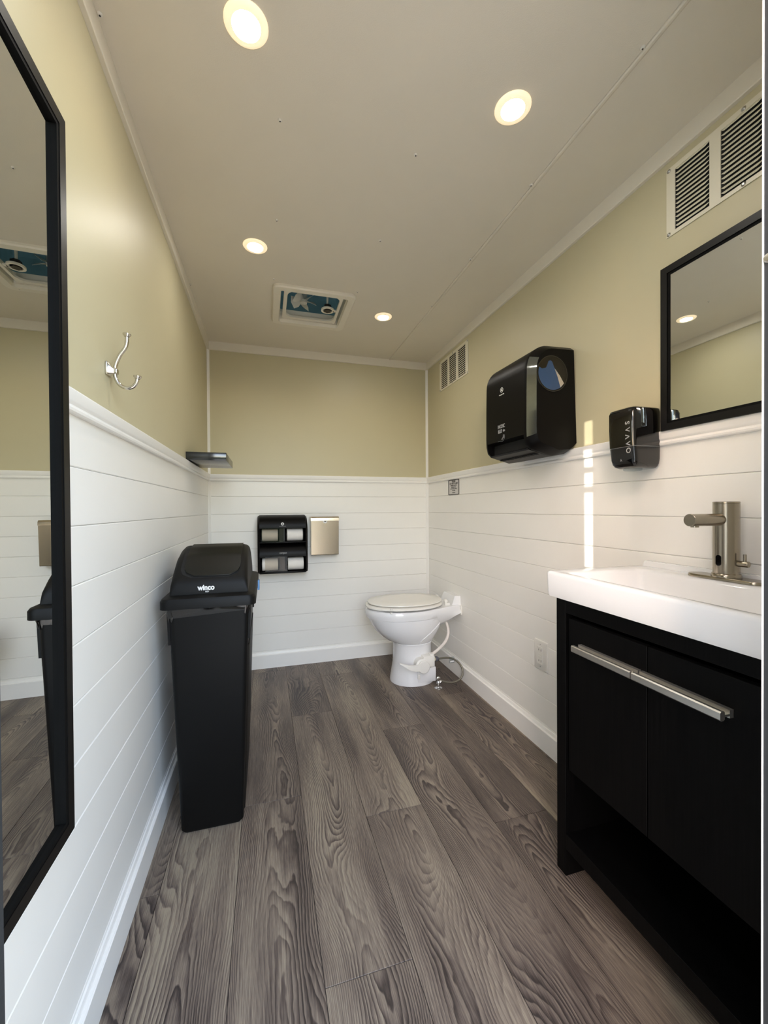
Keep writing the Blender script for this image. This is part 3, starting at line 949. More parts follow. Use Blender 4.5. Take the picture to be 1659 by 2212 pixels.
def steel_box():
    x0, x1, z0, z1 = 0.640, 0.824, 0.748, 1.004
    t = thing('sanitary_bin', ((x0 + x1) / 2, 0, z0), 'brushed stainless steel wall box beside the toilet paper dispenser', 'sanitary bin')
    prism('body', [(-0.0, z0), (-0.084, z0), (-0.086, z0 + 0.003), (-0.096, 0.9745), (-0.0, 0.9745)], 'x', x0, x1, 'steel', t)
    prism('lid', [(0, 0.9755), (-0.0985, 0.9755), (-0.0985, 0.979), (-0.096, 0.996), (-0.088, z1), (0, z1)], 'x', x0 - 0.0015, x1 + 0.0015, 'steel', t)
    prism('finger_notch', [(0.718, 0.9755), (0.746, 0.9755), (0.746, 0.968), (0.738, 0.960), (0.726, 0.960), (0.718, 0.968)], 'y', -0.0975, -0.094, 'print_white', t)
    prism('notch_hole', [(0.725, 0.9755), (0.739, 0.9755), (0.735, 0.9705), (0.729, 0.9705)], 'y', -0.0982, -0.0975, 'dark_hole', t)
steel_box()

# ================================================================== PAPER TOWEL DISPENSER
def towel_dispenser():
    ya, yb = -1.162, -1.500             # far and near ends
    t = thing('paper_towel_dispenser', (W, (ya + yb) / 2, 1.255), 'large black paper towel dispenser with round window on the right wall', 'dispenser')
    # outline in (x, z): clockwise from wall top
    arc = [(1.405 - 0.094 * math.sin(math.radians(a)), 1.583 + 0.098 * math.cos(math.radians(a))) for a in range(0, 91, 10)]
    full = [(W, 1.684)] + arc + [(1.3095, 1.50), (1.3085, 1.36), (1.3095, 1.325), (1.316, 1.298), (1.332, 1.282), (1.425, 1.258), (1.480, 1.266), (1.500, 1.278), (W, 1.295)]
    arc2 = [(1.412 - 0.078 * math.sin(math.radians(a)), 1.580 + 0.080 * math.cos(math.radians(a))) for a in range(0, 91, 10)]
    inset = [(W - 0.012, 1.662)] + arc2 + [(1.333, 1.50), (1.332, 1.36), (1.333, 1.335), (1.338, 1.315), (1.350, 1.302), (1.430, 1.276), (1.480, 1.280), (1.495, 1.290), (W, 1.305)]
    notch = [p for p in full if p[1] > 1.34] + [(1.3095, 1.338), (1.345, 1.331), (1.372, 1.318), (1.368, 1.298), (1.326, 1.286), (1.332, 1.280), (1.425, 1.258), (1.480, 1.266), (1.500, 1.278), (W, 1.295)]
    prism('cover', notch, 'y', -1.187, -1.452, 'black_plastic', t)
    P = lambda pts, y: [(x, y, z) for x, z in pts]
    near = loft('side_cheek', [P(full, -1.452), P(full, -1.468), P(inset, yb)], 'black_plastic', t)
    loft('side_cheek', [P(full, -1.187), P(full, -1.178), P(inset, ya)], 'black_plastic', t)
    box('slot_lining', 1.345, 1.352, -1.452, -1.187, 1.292, 1.332, 'dark_hole', t)
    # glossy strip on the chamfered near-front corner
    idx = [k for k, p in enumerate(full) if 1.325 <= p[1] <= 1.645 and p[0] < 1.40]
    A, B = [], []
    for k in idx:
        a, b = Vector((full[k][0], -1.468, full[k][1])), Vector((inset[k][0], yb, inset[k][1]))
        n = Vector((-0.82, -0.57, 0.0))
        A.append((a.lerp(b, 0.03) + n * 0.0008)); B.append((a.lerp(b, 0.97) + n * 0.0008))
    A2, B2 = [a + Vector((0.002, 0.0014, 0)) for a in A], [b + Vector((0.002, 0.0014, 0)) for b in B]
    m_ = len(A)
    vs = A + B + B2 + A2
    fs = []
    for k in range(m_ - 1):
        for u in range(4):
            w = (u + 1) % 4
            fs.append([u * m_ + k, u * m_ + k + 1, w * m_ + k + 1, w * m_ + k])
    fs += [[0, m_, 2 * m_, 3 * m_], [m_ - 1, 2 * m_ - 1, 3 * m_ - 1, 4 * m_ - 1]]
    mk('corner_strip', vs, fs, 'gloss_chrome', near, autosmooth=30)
    # round window with the blue roll end behind it
    c = (1.4005, yb, 1.5635)
    R = 0.0655
    lathe('window_ring', [(R, 0.0), (R + 0.004, 0.0), (R + 0.003, 0.0022), (R, 0.0022), (R, 0.0)], c, (0, -1, 0), 'gloss_black', near, 48)
    lathe('window_recess', [(0.0, 0.0004), (R, 0.0004), (R, 0.0), (0.0, 0.0)], c, (0, -1, 0), 'smoke_black', near, 48)
    n = 26
    body = []
    for k in range(n + 1):                      # lower left part of the disc
        a = math.radians(160 + (318 - 160) * k / n)
        body.append((c[0] + 0.0615 * math.cos(a), c[2] + 0.0615 * math.sin(a)))
    body += [(c[0] + 0.040, c[2] - 0.030), (c[0] + 0.024, c[2] + 0.008), (c[0] + 0.008, c[2] + 0.024), (c[0] + 0.000, c[2] + 0.044), (c[0] - 0.008, c[2] + 0.0495),
             (c[0] - 0.017, c[2] + 0.046), (c[0] - 0.021, c[2] + 0.034), (c[0] - 0.028, c[2] + 0.020), (c[0] - 0.046, c[2] + 0.015)]
    prism('blue_insert', body, 'y', yb - 0.0016, yb - 0.0005, 'blue', near)
    pap = [(c[0] + 0.010, c[2] + 0.020), (c[0] + 0.034, c[2] - 0.006), (c[0] + 0.0520, c[2] - 0.0330), (c[0] + 0.036, c[2] - 0.050), (c[0] + 0.024, c[2] - 0.012)]
    prism('roll_paper', pap, 'y', yb - 0.0019, yb - 0.0006, 'paper', near)
    lathe('window', [(0.0, 0.0026), (R, 0.0026), (R, 0.0022), (0.0, 0.0022)], c, (0, -1, 0), 'smoke_glass', near, 48)
    # emblem and lettering on the front (writing runs towards the camera: right = -y)
    fx = 1.3080
    lathe('logo', [(0.0085, 0.0006), (0.0105, 0.0006), (0.0105, 0.0), (0.0085, 0.0), (0.0085, 0.0006)], (fx + 0.0012, -1.302, 1.551), (-1, 0, 0.0), 'print_white', t, 24)
    prism('logo_peak', [(-1.302 - 0.006, 1.547), (-1.302 + 0.006, 1.547), (-1.302, 1.558)], 'x', fx + 0.0006, fx + 0.0012, 'print_white', t)
    text('lettering', 'Georgia-Pacific', 0.0062, (fx + 0.0004, -1.302, 1.532), (0, -1, 0), (0, 0, 1), 'print_white', t)
    text('lettering', 'PACIFIC', 0.0205, (fx - 0.0006, -1.300, 1.398), (0, -1, 0), (0, 0, 1), 'print_grey', t, squeeze=0.72, bold=0.0006)
    text('lettering', 'BLUE', 0.0205, (fx - 0.0006, -1.2905, 1.378), (0, -1, 0), (0, 0, 1), 'print_grey', t, squeeze=0.62, bold=0.0006)
    text('lettering', 'ultra', 0.016, (fx - 0.0006, -1.3195, 1.379), (0, -1, 0), (0, 0, 1), 'print_grey', t, squeeze=0.5)
    # small drawing of a hand pulling a sheet
    for pts in ([(-1.275, 1.337), (-1.295, 1.337), (-1.306, 1.334), (-1.318, 1.340), (-1.325, 1.352)], [(-1.306, 1.340), (-1.312, 1.352), (-1.314, 1.362)],
                [(-1.314, 1.348), (-1.318, 1.362)], [(-1.318, 1.346), (-1.324, 1.360)], [(-1.300, 1.343), (-1.309, 1.349)]):
        tube('emblem_stroke', [(fx - 0.0004, y, z) for y, z in pts], 0.0006, 'print_grey', t, 5, 3)
    # teeth along the bottom edge
    for k in range(9):
        y = -1.20 - k * 0.028
        box('tear_tooth', 1.372, 1.392, y - 0.010, y + 0.010, 1.2655, 1.2725, 'dark_hole', t)
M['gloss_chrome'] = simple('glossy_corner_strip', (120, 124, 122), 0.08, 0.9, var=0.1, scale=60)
towel_dispenser()

# ================================================================== SOAP DISPENSER
def soap_dispenser():
    x0, ya, yb = 1.402, -1.757, -1.852          # front plane, far and near sides
    cy, hw = (ya + yb) / 2, (ya - yb) / 2
    t = thing('soap_dispenser', (W, cy, 1.178), 'glossy black soap dispenser with white lettering beside the framed mirror', 'dispenser')
    def sec(xf, z, hy_, r=0.014):
        xm = (xf + W) / 2
        return [(p[0], p[1], z) for p in rrect(xm, cy, (W - xf) / 2, hy_, r, 6)]
    lower = [sec(1.438, 1.1745, hw - 0.024, 0.012), sec(1.424, 1.1755, hw - 0.015), sec(1.414, 1.180, hw - 0.008), sec(1.4095, 1.188, hw - 0.0035), sec(1.4065, 1.202, hw - 0.0008), sec(1.4025, 1.2375, hw)]
    upper = [sec(1.4015, 1.2395, hw), sec(1.3985, 1.30, hw), sec(1.3985, 1.345, hw), sec(1.402, 1.3545, hw - 0.003), sec(1.410, 1.3585, hw - 0.010)]
    loft('lower_body', lower, 'gloss_black', t, True, True, 40)
    loft('upper_cover', upper, 'gloss_black', t, True, True, 40)
    loft('seam', [sec(1.4040, 1.2375, hw - 0.0012), sec(1.4040, 1.2395, hw - 0.0012)], 'print_grey', t)
    box('nozzle', 1.430, 1.47, cy - 0.018, cy + 0.018, 1.168, 1.178, 'clear_tag', t, 0.003)
    box('side_window', 1.428, 1.446, yb - 0.0012, yb + 0.002, 1.298, 1.352, 'gloss_chrome', t, 0.0008)
    # SVAVO set sideways, reading downwards on the front
    for k, ch in enumerate('SVAVO'):
        zc = 1.3085 - k * 0.0206
        xs = 1.3978 if zc > 1.30 else (1.3978 + (1.30 - zc) / 0.06 * 0.0030 if zc > 1.2395 else 1.4008 + (1.2395 - zc) / 0.035 * 0.0040)
        o_ = Vector((xs, -1.832, zc))
        if ch == 'A':                         # an A without its bar
            v1, f1 = [], []
            h, w_, s = 0.0075, 0.0072, 0.0016
            for sg in (-1, 1):
                q = [(-w_ * sg, -h), ((-w_ + 2 * s) * sg, -h), (s * 0.9 * sg, h), (-s * 0.9 * sg, h)]
                n0 = len(v1)
                for d in (0.0, 0.0005):
                    v1 += [o_ + Vector((-d, 0, 0)) + Vector((0, 0, -1)) * a + Vector((0, -1, 0)) * b for a, b in q]
                f1 += [[n0, n0 + 1, n0 + 2, n0 + 3], [n0 + 4, n0 + 5, n0 + 6, n0 + 7]] + [[n0 + i, n0 + (i + 1) % 4, n0 + 4 + (i + 1) % 4, n0 + 4 + i] for i in range(4)]
            mk('lettering', v1, f1, 'print_grey', t)
        else:
            text('lettering', ch, 0.0215, o_, (0, 0, -1), (0, -1, 0), 'print_grey', t, bold=0.0003)
    tube('drop_mark', [(1.4065, -1.800, 1.196), (1.4055, -1.803, 1.203), (1.4060, -1.806, 1.196)], 0.0006, 'print_grey', t, 5)
soap_dispenser()

# ================================================================== NOTICE AND OUTLET
def notice():
    y0, y1, z0, z1 = -0.361, -0.517, 1.141, 1.2385
    t = thing('notice', (W, (y0 + y1) / 2, z0), 'small silver notice with a dark border under the rail by the back corner', 'notice')
    yc = (y0 + y1) / 2
    o = [(p[0], p[1]) for p in rrect(yc, (z0 + z1) / 2, 0.078, 0.049, 0.006)]
    prism('plate', o, 'x', W - 0.003, W - 0.0002, 'sign', t)
    i = [(p[0], p[1]) for p in rrect(yc, (z0 + z1) / 2, 0.0685, 0.0445, 0.004)]
    v, f = ring_geo(rrect(yc, (z0 + z1) / 2, 0.0775, 0.0485, 0.006), i, W - 0.0036, W - 0.003, 'x')
    mk('border', v, f, 'print_dark', t)
    x = W - 0.0033
    for s, sz, z, b in (('PLEASE', 0.0155, 1.2270, 0.0005), ('DO NOT FLUSH', 0.0155, 1.2130, 0.0005), ('FEMININE PRODUCTS', 0.0090, 1.2005, 0.0002), ('NAPKINS, RAGS,', 0.0090, 1.1900, 0.0002),
                        ('ANY PAPER TOWELS', 0.0098, 1.1795, 0.0002), ('OR WIPES', 0.0098, 1.1690, 0.0002), ('Thank you', 0.0098, 1.1545, 0.0001)):
        text('lettering', s, sz, (x, yc, z), (0, -1, 0), (0, 0, 1), 'print_dark', t, depth=0.0002, squeeze=1.02, bold=b)
notice()

def outlet():
    y0, y1, z0, z1 = -1.245, -1.332, 0.341, 0.471
    t = thing('wall_outlet', (W, (y0 + y1) / 2, z0), 'white wall outlet plate beside the vanity cabinet', 'outlet')
    v, f = loft_geo([[(W - 0.0005, p[0], p[1]) for p in rrect((y0 + y1) / 2, (z0 + z1) / 2, 0.0435, 0.065, 0.004)],
                     [(W - 0.0045, p[0], p[1]) for p in rrect((y0 + y1) / 2, (z0 + z1) / 2, 0.0425, 0.064, 0.004)],
                     [(W - 0.0065, p[0], p[1]) for p in rrect((y0 + y1) / 2, (z0 + z1) / 2, 0.039, 0.0605, 0.004)]])
    mk('cover_plate', v, f, 'white_plastic', t, autosmooth=30)
    yc, zc = (y0 + y1) / 2, (z0 + z1) / 2
    ins = prism('receptacle', rrect(yc, zc, 0.0185, 0.0375, 0.004), 'x', W - 0.0085, W - 0.0064, 'white_plastic', t)
    for s in (-1, 1):
        for yy, hh in ((-0.007, 0.0048), (0.007, 0.0040)):
            box('slot', W - 0.0088, W - 0.0084, yc + yy - 0.0012, yc + yy + 0.0012, zc + s * 0.024 - hh, zc + s * 0.024 + hh, 'print_dark', ins)
    for zz in (-0.006, 0.006):
        box('test_button', W - 0.0100, W - 0.0084, yc - 0.009, yc + 0.009, zc + zz - 0.004, zc + zz + 0.004, 'white_plastic', ins, 0.0008, 1)
    for zz in (-0.0485, 0.0485):
        lathe('screw', [(0, 0.0016), (0.0024, 0.0012), (0.003, 0), (0, 0)], (W - 0.0062, yc, zc + zz), (-1, 0, 0), 'screw', t, 10)
outlet()

# ================================================================== TOILET
def toilet():
    yc = -0.440
    t = thing('toilet', (1.22, yc, 0), 'white porcelain pedestal toilet with foot pedal in the far right corner', 'toilet')
    N = 40
    def egg(x0, x1, b, z, sq=0.35, xm=None):
        """egg outline: blunt front at x0 (towards the room), tail x1; b half width"""
        pts = []
        xm = xm if xm is not None else x0 + (x1 - x0) * 0.52
        for k in range(N):
            a = 2 * math.pi * k / N
            c, s = math.cos(a), math.sin(a)
            x = xm + (x1 - xm) * c if c > 0 else xm + (xm - x0) * c
            e = 1.0
            y = b * math.copysign(abs(s) ** (1 - sq * 0.3), s)
            pts.append((x, yc + y, z))
        return pts
    ped = [egg(1.078, 1.350, 0.126, 0.0), egg(1.078, 1.350, 0.126, 0.012), egg(1.086, 1.342, 0.121, 0.05), egg(1.096, 1.337, 0.115, 0.11),
           egg(1.101, 1.334, 0.110, 0.17), egg(1.100, 1.336, 0.110, 0.225), egg(1.096, 1.340, 0.114, 0.240), egg(1.10, 1.335, 0.11, 0.245)]
    loft('pedestal', ped, 'porcelain', t, True, True, 40)
    BS = [(0.241, 1.098, 1.338, 0.108), (0.247, 1.083, 1.342, 0.117), (0.262, 1.052, 1.352, 0.130), (0.285, 1.020, 1.367, 0.146), (0.318, 0.987, 1.385, 0.160),
          (0.352, 0.963, 1.400, 0.1675), (0.386, 0.947, 1.410, 0.1705), (0.402, 0.942, 1.416, 0.1710), (0.4055, 0.930, 1.420, 0.178), (0.425, 0.924, 1.424, 0.181),
          (0.446, 0.924, 1.424, 0.181), (0.4545, 0.931, 1.420, 0.175), (0.456, 0.975, 1.38, 0.13), (0.40, 1.0, 1.36, 0.11)]
    bowl = [egg(a, b_, c_, z_) for z_, a, b_, c_ in BS]
    bo = loft('bowl', bowl, 'porcelain', t, True, True, 50)
    # raised ridge sweeping up the flank towards the wall
    def on_bowl(z_, ang):
        for q0, q1 in zip(BS, BS[1:]):
            if q0[0] <= z_ <= q1[0]:
                k = (z_ - q0[0]) / (q1[0] - q0[0])
                a, b_, c_ = [q0[n] + (q1[n] - q0[n]) * k for n in (1, 2, 3)]
                xm = a + (b_ - a) * 0.52
                c, s_ = math.cos(ang), math.sin(ang)
                x = xm + (b_ - xm) * c if c > 0 else xm + (xm - a) * c
                return (x, yc + c_ * math.copysign(abs(s_) ** 0.895, s_), z_)
    tube('flank_ridge', [on_bowl(0.249 + 0.13 * k / 10, math.radians(-88 + 58 * (k / 10) ** 1.2)) for k in range(11)], 0.0034, 'porcelain', bo, 10, 3)
    # rear deck running back to the wall
    def deck(x, hb, zb, zt, q=0.55):
        pts = [(-hb * q, zb), (hb * q, zb), (hb * (q + 0.25), zb + (zt - zb) * 0.25), (hb * 0.985, zt - (zt - zb) * 0.35), (hb, zt - 0.008), (hb - 0.006, zt),
               (-hb + 0.006, zt), (-hb, zt - 0.008), (-hb * 0.985, zt - (zt - zb) * 0.35), (-hb * (q + 0.25), zb + (zt - zb) * 0.25)]
        return [(x, yc + a, z_) for a, z_ in pts]
    loft('rear_deck', [deck(1.23, 0.166, 0.330, 0.4545), deck(1.30, 0.158, 0.330, 0.4555), deck(1.37, 0.137, 0.335, 0.456), deck(1.43, 0.116, 0.360, 0.456, 0.7), deck(1.495, 0.099, 0.398, 0.456, 0.95), deck(1.500, 0.096, 0.402, 0.454, 0.95)], 'porcelain', t, True, True, 50)
    # shield at the wall
    loft('wall_shield', [[(1.450, yc + a, 0.452) for a in (-0.085, 0.085)] + [(1.5115, yc + a, 0.452) for a in (0.085, -0.085)],
                         [(1.470, yc + a, 0.503) for a in (-0.080, 0.080)] + [(1.5115, yc + a, 0.503) for a in (0.080, -0.080)],
                         [(1.474, yc + a, 0.508) for a in (-0.077, 0.077)] + [(1.5115, yc + a, 0.508) for a in (0.077, -0.077)]], 'porcelain', t)
    box('wall_gasket', 1.500, 1.5115, yc - 0.104, yc + 0.104, 0.396, 0.452, 'white_plastic', t, 0.002)
    # seat and lid
    so_, si_ = egg(0.926, 1.408, 0.180, 0), egg(1.01, 1.33, 0.105, 0)
    P2 = lambda L_: [(p[0], p[1]) for p in L_]
    seat = [egg(0.934, 1.404, 0.171, 0.4625), egg(0.925, 1.408, 0.181, 0.4665), egg(0.926, 1.408, 0.180, 0.474), egg(0.932, 1.402, 0.174, 0.4785)]
    loft('seat', seat, 'seat', t, True, True, 40)
    lid = [egg(0.949, 1.402, 0.162, 0.4855), egg(0.939, 1.404, 0.173, 0.4885), egg(0.940, 1.404, 0.172, 0.493), egg(0.948, 1.398, 0.164, 0.4965), egg(1.02, 1.34, 0.11, 0.498), egg(1.12, 1.26, 0.05, 0.4985)]
    loft('lid', lid, 'seat', t, True, True, 40)
    for s in (-1, 1):
        lathe('hinge', [(0.0, -0.010), (0.009, -0.010), (0.0115, -0.006), (0.0115, 0.006), (0.009, 0.010), (0.0, 0.010)], (1.416, yc + s * 0.068, 0.481), (0, 1, 0), 'white_plastic', t, 18)
        box('hinge_foot', 1.408, 1.442, yc + s * 0.068 - 0.011, yc + s * 0.068 + 0.011, 0.452, 0.472, 'white_plastic', t, 0.003)
    for xx in (1.035,):
        for a, z0_, z1_ in ((-0.165, 0.478, 0.486), (-0.160, 0.455, 0.4625)):
            box('bumper', xx - 0.006, xx + 0.006, yc + a - 0.006, yc + a + 0.006, z0_, z1_, 'white_plastic', t, 0.001, 1)
    # pedal mechanism on the near side
    px, pz = 1.232, 0.126
    lathe('pedal_boss', [(0.0, -0.01), (0.037, -0.01), (0.037, 0.032), (0.034, 0.034), (0.0, 0.034)], (px - 0.008, -0.560, pz + 0.008), (0, -1, 0), 'white_plastic', t, 32)
    pd = lathe('pedal_disc', [(0.0, 0.0), (0.036, 0.0), (0.037, 0.003), (0.037, 0.013), (0.034, 0.016), (0.0, 0.017)], (px, -0.592, pz), (0, -1, 0), 'white_plastic', t, 36)
    lev = [[(px - 0.006, -0.594 + a, pz + b) for a, b in ((-0.012, 0.020), (-0.012, -0.022), (0.006, -0.022), (0.006, 0.020))],
           [(px - 0.055, -0.597 + a, pz + b) for a, b in ((-0.014, 0.016), (-0.016, -0.016), (0.004, -0.016), (0.004, 0.016))],
           [(px - 0.095, -0.600 + a, pz + b) for a, b in ((-0.014, 0.022), (-0.018, 0.000), (0.002, 0.000), (0.004, 0.022))],
           [(px - 0.132, -0.600 + a, pz + b) for a, b in ((-0.010, 0.034), (-0.014, 0.026), (0.000, 0.026), (0.003, 0.034))],
           [(px - 0.150, -0.600 + a, pz + b) for a, b in ((-0.006, 0.041), (-0.008, 0.037), (0.000, 0.037), (0.002, 0.041))]]
    loft('foot_pedal', lev, 'white_plastic', t, True, True, 50)
    box('valve_body', 1.235, 1.306, -0.592, -0.500, 0.118, 0.182, 'white_plastic', t, 0.004)
    box('valve_cap', 1.280, 1.302, -0.585, -0.55, 0.180, 0.192, 'white_plastic', t, 0.003)
    # recess panel and bolt cap low on the pedestal
    box('foot_recess', 1.208, 1.325, -0.566, -0.49, 0.018, 0.105, 'porcelain', t, 0.006)
    box('bolt_cap', 1.207, 1.221, -0.573, -0.556, 0.042, 0.072, 'seat', t, 0.003)
    # white overflow hose from the bowl down to the valve
    tube('vacuum_hose', [(1.418, -0.470, 0.372), (1.432, -0.490, 0.330), (1.432, -0.510, 0.285), (1.405, -0.530, 0.240), (1.350, -0.550, 0.205), (1.300, -0.560, 0.180)], 0.0088, 'hose_white', t, 14, 6)
    # supply fittings
    lathe('inlet_nut', [(0.0, 0.0), (0.0115, 0.0), (0.013, 0.004), (0.013, 0.012), (0.0105, 0.016), (0.0, 0.016)], (1.305, -0.560, 0.150), (1, 0, 0), 'brassy', t, 12)
    lathe('coupling_nut', [(0.0, 0.0), (0.014, 0.0), (0.0155, 0.004), (0.0145, 0.014), (0.010, 0.02), (0.006, 0.026), (0.0, 0.026)], (1.321, -0.560, 0.149), (1, 0, 0), 'nut_grey', t, 10)
toilet()

def supply_line():
    t = thing('water_supply_line', (1.316, -0.617, 0), 'grey flexible water hose looping from chrome floor valve to the toilet', 'water hose')
    pts = [(1.3478, -0.560, 0.149), (1.385, -0.562, 0.150), (1.425, -0.565, 0.144), (1.460, -0.575, 0.125), (1.482, -0.590, 0.095), (1.482, -0.605, 0.062), (1.460, -0.615, 0.035), (1.420, -0.618, 0.022), (1.375, -0.618, 0.026), (1.335, -0.617, 0.040)]
    h = tube('hose', pts, 0.0056, 'hose_grey', t, 12, 8)
    v = box('tag', 1.410, 1.442, -0.574, -0.566, 0.118, 0.154, 'clear_tag', t, 0.001, 1)
    box('tag_print', 1.414, 1.438, -0.5745, -0.574, 0.124, 0.132, 'print_white', t)
    vx, vy = 1.316, -0.617
    lathe('floor_flange', [(0.0, 0.0), (0.023, 0.0), (0.023, 0.0015), (0.016, 0.004), (0.009, 0.006), (0.0, 0.006)], (vx, vy, 0.0), (0, 0, 1), 'chrome', t, 28)
    lathe('valve_stem', [(0.0, 0.004), (0.0068, 0.004), (0.0068, 0.020), (0.0095, 0.022), (0.0095, 0.036), (0.0075, 0.039), (0.0075, 0.047), (0.0, 0.047)], (vx, vy, 0.0), (0, 0, 1), 'chrome', t, 20)
    lathe('valve_knob', [(0.0, -0.006), (0.010, -0.006), (0.0125, -0.003), (0.0125, 0.003), (0.010, 0.006), (0.0, 0.006)], (vx, vy - 0.002, 0.055), (0.2, -1, 0.1), 'chrome', t, 14)
    lathe('outlet_nut', [(0.0, 0.0), (0.0085, 0.0), (0.0095, 0.003), (0.0095, 0.011), (0.006, 0.014), (0.0, 0.014)], (vx + 0.008, vy, 0.031), (1, 0, 0.4), 'chrome', t, 10)
supply_line()

# ================================================================== VANITY CABINET, SINK, FAUCET
XF = 1.169
def vanity():
    t = thing('vanity_cabinet', (1.34, -2.09, 0), 'black wood-grain vanity cabinet with two doors and open bottom shelf', 'cabinet')
    ya, yb, th = -1.8005, -2.3795, 0.036
    xb = W - 0.018
    box('side_panel', XF, xb, ya - th, ya, 0.0, 0.797, 'black_wood', t, 0.0008, 1)
    box('side_panel', XF, xb, yb, yb + th, 0.0, 0.797, 'black_wood', t, 0.0008, 1)
    box('top_rail', XF, XF + 0.018, yb + th, ya - th, 0.756, 0.797, 'black_wood', t, 0.0008, 1)
    box('bottom_shelf', XF, xb, yb + th, ya - th, 0.078, 0.122, 'black_wood', t, 0.0008, 1)
    box('cabinet_floor', XF + 0.03, xb, yb + th, ya - th, 0.305, 0.321, 'black_wood', t)
    box('back_panel', xb - 0.006, xb, yb + th, ya - th, 0.122, 0.79, 'black_wood', t)
    ym = -2.0895
    for a, b, h0, h1 in ((ya - th - 0.0085, ym + 0.0012, -1.8925, -2.0745), (ym - 0.0012, yb + th + 0.0085, -2.0785, -2.264)):
        d = box('door', XF + 0.004, XF + 0.022, b, a, 0.310, 0.742, 'black_wood', t, 0.0008, 1)
        # extruded bar pull: flat lip and round-nosed bar joined by a web
        zc = 0.675
        front = [(XF - 0.030, zc - 0.006), (XF - 0.0275, zc - 0.0085), (XF - 0.021, zc - 0.0085), (XF - 0.0185, zc - 0.006), (XF - 0.0185, zc - 0.002), (XF - 0.006, zc - 0.002), (XF - 0.006, zc - 0.006),
                 (XF + 0.0042, zc - 0.006), (XF + 0.0042, zc + 0.009), (XF - 0.006, zc + 0.009), (XF - 0.006, zc + 0.002), (XF - 0.0185, zc + 0.002), (XF - 0.0185, zc + 0.0065), (XF - 0.021, zc + 0.009), (XF - 0.0275, zc + 0.009), (XF - 0.030, zc + 0.0065)]
        prism('handle', front, 'y', h1, h0, 'alu', d, 20)
vanity()

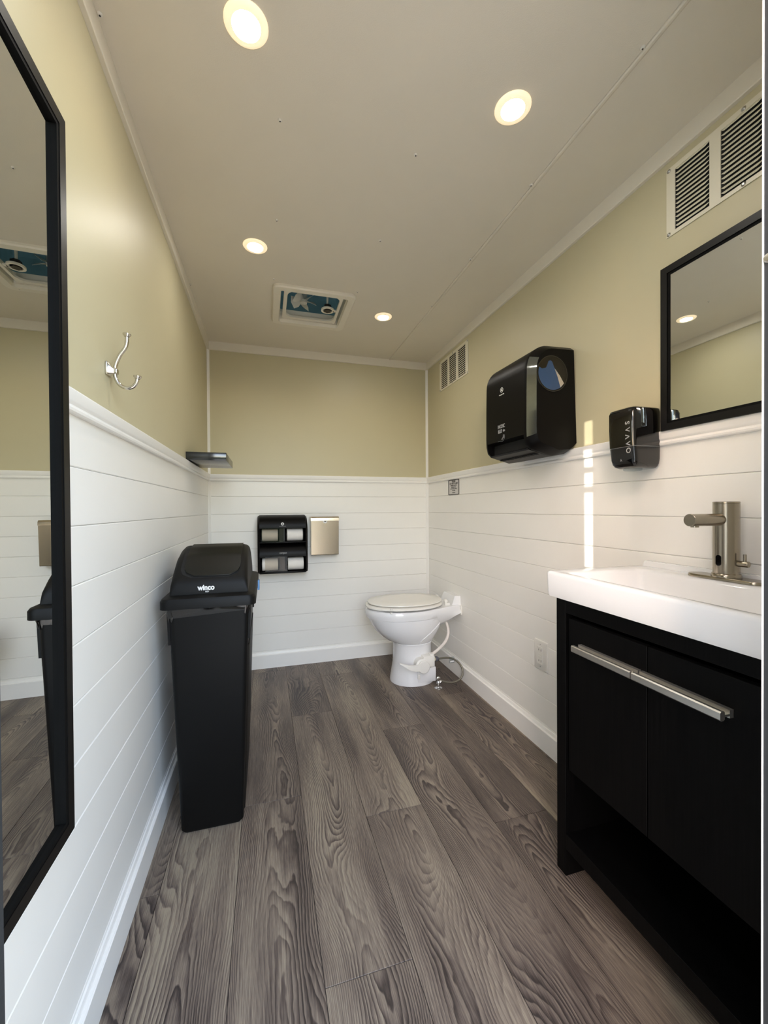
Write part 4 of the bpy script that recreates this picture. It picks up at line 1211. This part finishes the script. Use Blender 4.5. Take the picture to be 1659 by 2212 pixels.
def sink():
    x0, x1, ya, yb = 1.1385, W - 0.004, -1.7885, -2.3925
    z0, z1 = 0.7975, 0.872
    t = thing('sink', ((x0 + x1) / 2, (ya + yb) / 2, z0), 'white rectangular ceramic sink top on the black vanity', 'sink')
    cx, cy, hx, hy = (x0 + x1) / 2, (ya + yb) / 2, (x1 - x0) / 2, (ya - yb) / 2
    n = 8
    L = lambda cx_, cy_, a, b, r, z: [(p[0], p[1], z) for p in rrect(cx_, cy_, a, b, r, n)]
    bx0, bx1, by0, by1 = 1.166, 1.424, -2.345, -1.852      # basin opening
    bcx, bcy, bhx, bhy = (bx0 + bx1) / 2, (by0 + by1) / 2, (bx1 - bx0) / 2, (by1 - by0) / 2
    loops = [L(cx, cy, hx - 0.012, hy - 0.012, 0.012, z0), L(cx, cy, hx - 0.004, hy - 0.004, 0.014, z0 + 0.003), L(cx, cy, hx - 0.0015, hy - 0.0015, 0.016, z0 + 0.012), L(cx, cy, hx, hy, 0.016, z1 - 0.010),
             L(cx, cy, hx - 0.0012, hy - 0.0012, 0.015, z1 - 0.004), L(cx, cy, hx - 0.0045, hy - 0.0045, 0.014, z1 - 0.0008), L(cx, cy, hx - 0.008, hy - 0.008, 0.014, z1),
             L(bcx, bcy, bhx + 0.007, bhy + 0.010, 0.020, z1), L(bcx, bcy, bhx + 0.002, bhy + 0.004, 0.018, z1 - 0.002), L(bcx, bcy, bhx - 0.003, bhy - 0.002, 0.016, z1 - 0.008),
             L(bcx, bcy, bhx - 0.010, bhy - 0.010, 0.016, z1 - 0.058), L(bcx, bcy, bhx - 0.016, bhy - 0.018, 0.016, z1 - 0.066), L(bcx, bcy, bhx - 0.030, bhy - 0.032, 0.016, z1 - 0.069), L(bcx, bcy, 0.05, 0.06, 0.014, z1 - 0.071)]
    loft('basin', loops, 'porcelain', t, True, True, 50)
    prism('rear_ledge', [(1.4885, z1 - 0.0005), (1.490, z1 + 0.006), (1.493, z1 + 0.012), (1.497, z1 + 0.015), (x1, z1 + 0.015), (x1, z1 - 0.002)], 'y', yb + 0.004, -1.806, 'porcelain', t)
    lathe('drain', [(0.0, 0.004), (0.018, 0.004), (0.022, 0.002), (0.023, 0.0), (0.0, 0.0)], (bcx, bcy, z1 - 0.071), (0, 0, 1), 'chrome', t, 24)
sink()

def faucet():
    fx, fy, fz = 1.456, -2.0655, 0.8725
    t = thing('faucet', (fx, fy, fz), 'brushed nickel sensor faucet standing on the white sink', 'faucet')
    pl_ = rrect(fx, fy, 0.027, 0.088, 0.0265, 8)
    loft('deck_plate', [[(p[0], p[1], fz) for p in pl_], [(p[0], p[1], fz + 0.005) for p in pl_], [(fx + (p[0] - fx) * 0.95, fy + (p[1] - fy) * 0.985, fz + 0.0075) for p in pl_]], 'nickel', t)
    b = fz + 0.0075
    lathe('column', [(0.0, 0.0), (0.0305, 0.0), (0.0305, 0.004), (0.029, 0.0085), (0.0270, 0.010), (0.0270, 0.1815), (0.0265, 0.182), (0.0265, 0.1825), (0.0270, 0.183), (0.0270, 0.1865), (0.026, 0.1875), (0.0, 0.1875)], (fx, fy, b), (0, 0, 1), 'nickel', t, 48)
    zc = b + 0.143
    sp = lathe('spout', [(0.0, 0.0), (0.0150, 0.0), (0.0150, 0.122), (0.0142, 0.1228), (0.0, 0.1228)], (fx, fy, zc), (-1, 0, 0.0), 'nickel', t, 36)
    lathe('aerator', [(0.0, 0.0), (0.0085, 0.0), (0.0085, 0.006), (0.0, 0.006)], (fx - 0.106, fy, zc - 0.0175), (0, 0, 1), 'nickel', sp, 20)
    # sensor eye on the front of the column
    loft('sensor_eye', [[(fx - 0.0274, fy + p[0], b + 0.042 + p[1]) for p in rrect(0, 0, 0.0062, 0.0135, 0.006, 6)],
                        [(fx - 0.0255, fy + p[0], b + 0.042 + p[1]) for p in rrect(0, 0, 0.0062, 0.0135, 0.006, 6)]], 'gloss_black', t)
    # mixing lever on the near side
    lv = lathe('lever_hub', [(0.0, 0.024), (0.0075, 0.024), (0.0075, 0.0465), (0.0068, 0.048), (0.0, 0.048)], (fx, fy, b + 0.036), (0.05, -1, 0), 'nickel', t, 24)
    tube('lever_pin', [(fx, fy - 0.041, b + 0.040), (fx, fy - 0.041, b + 0.060)], 0.0034, 'nickel', lv, 14)
faucet()
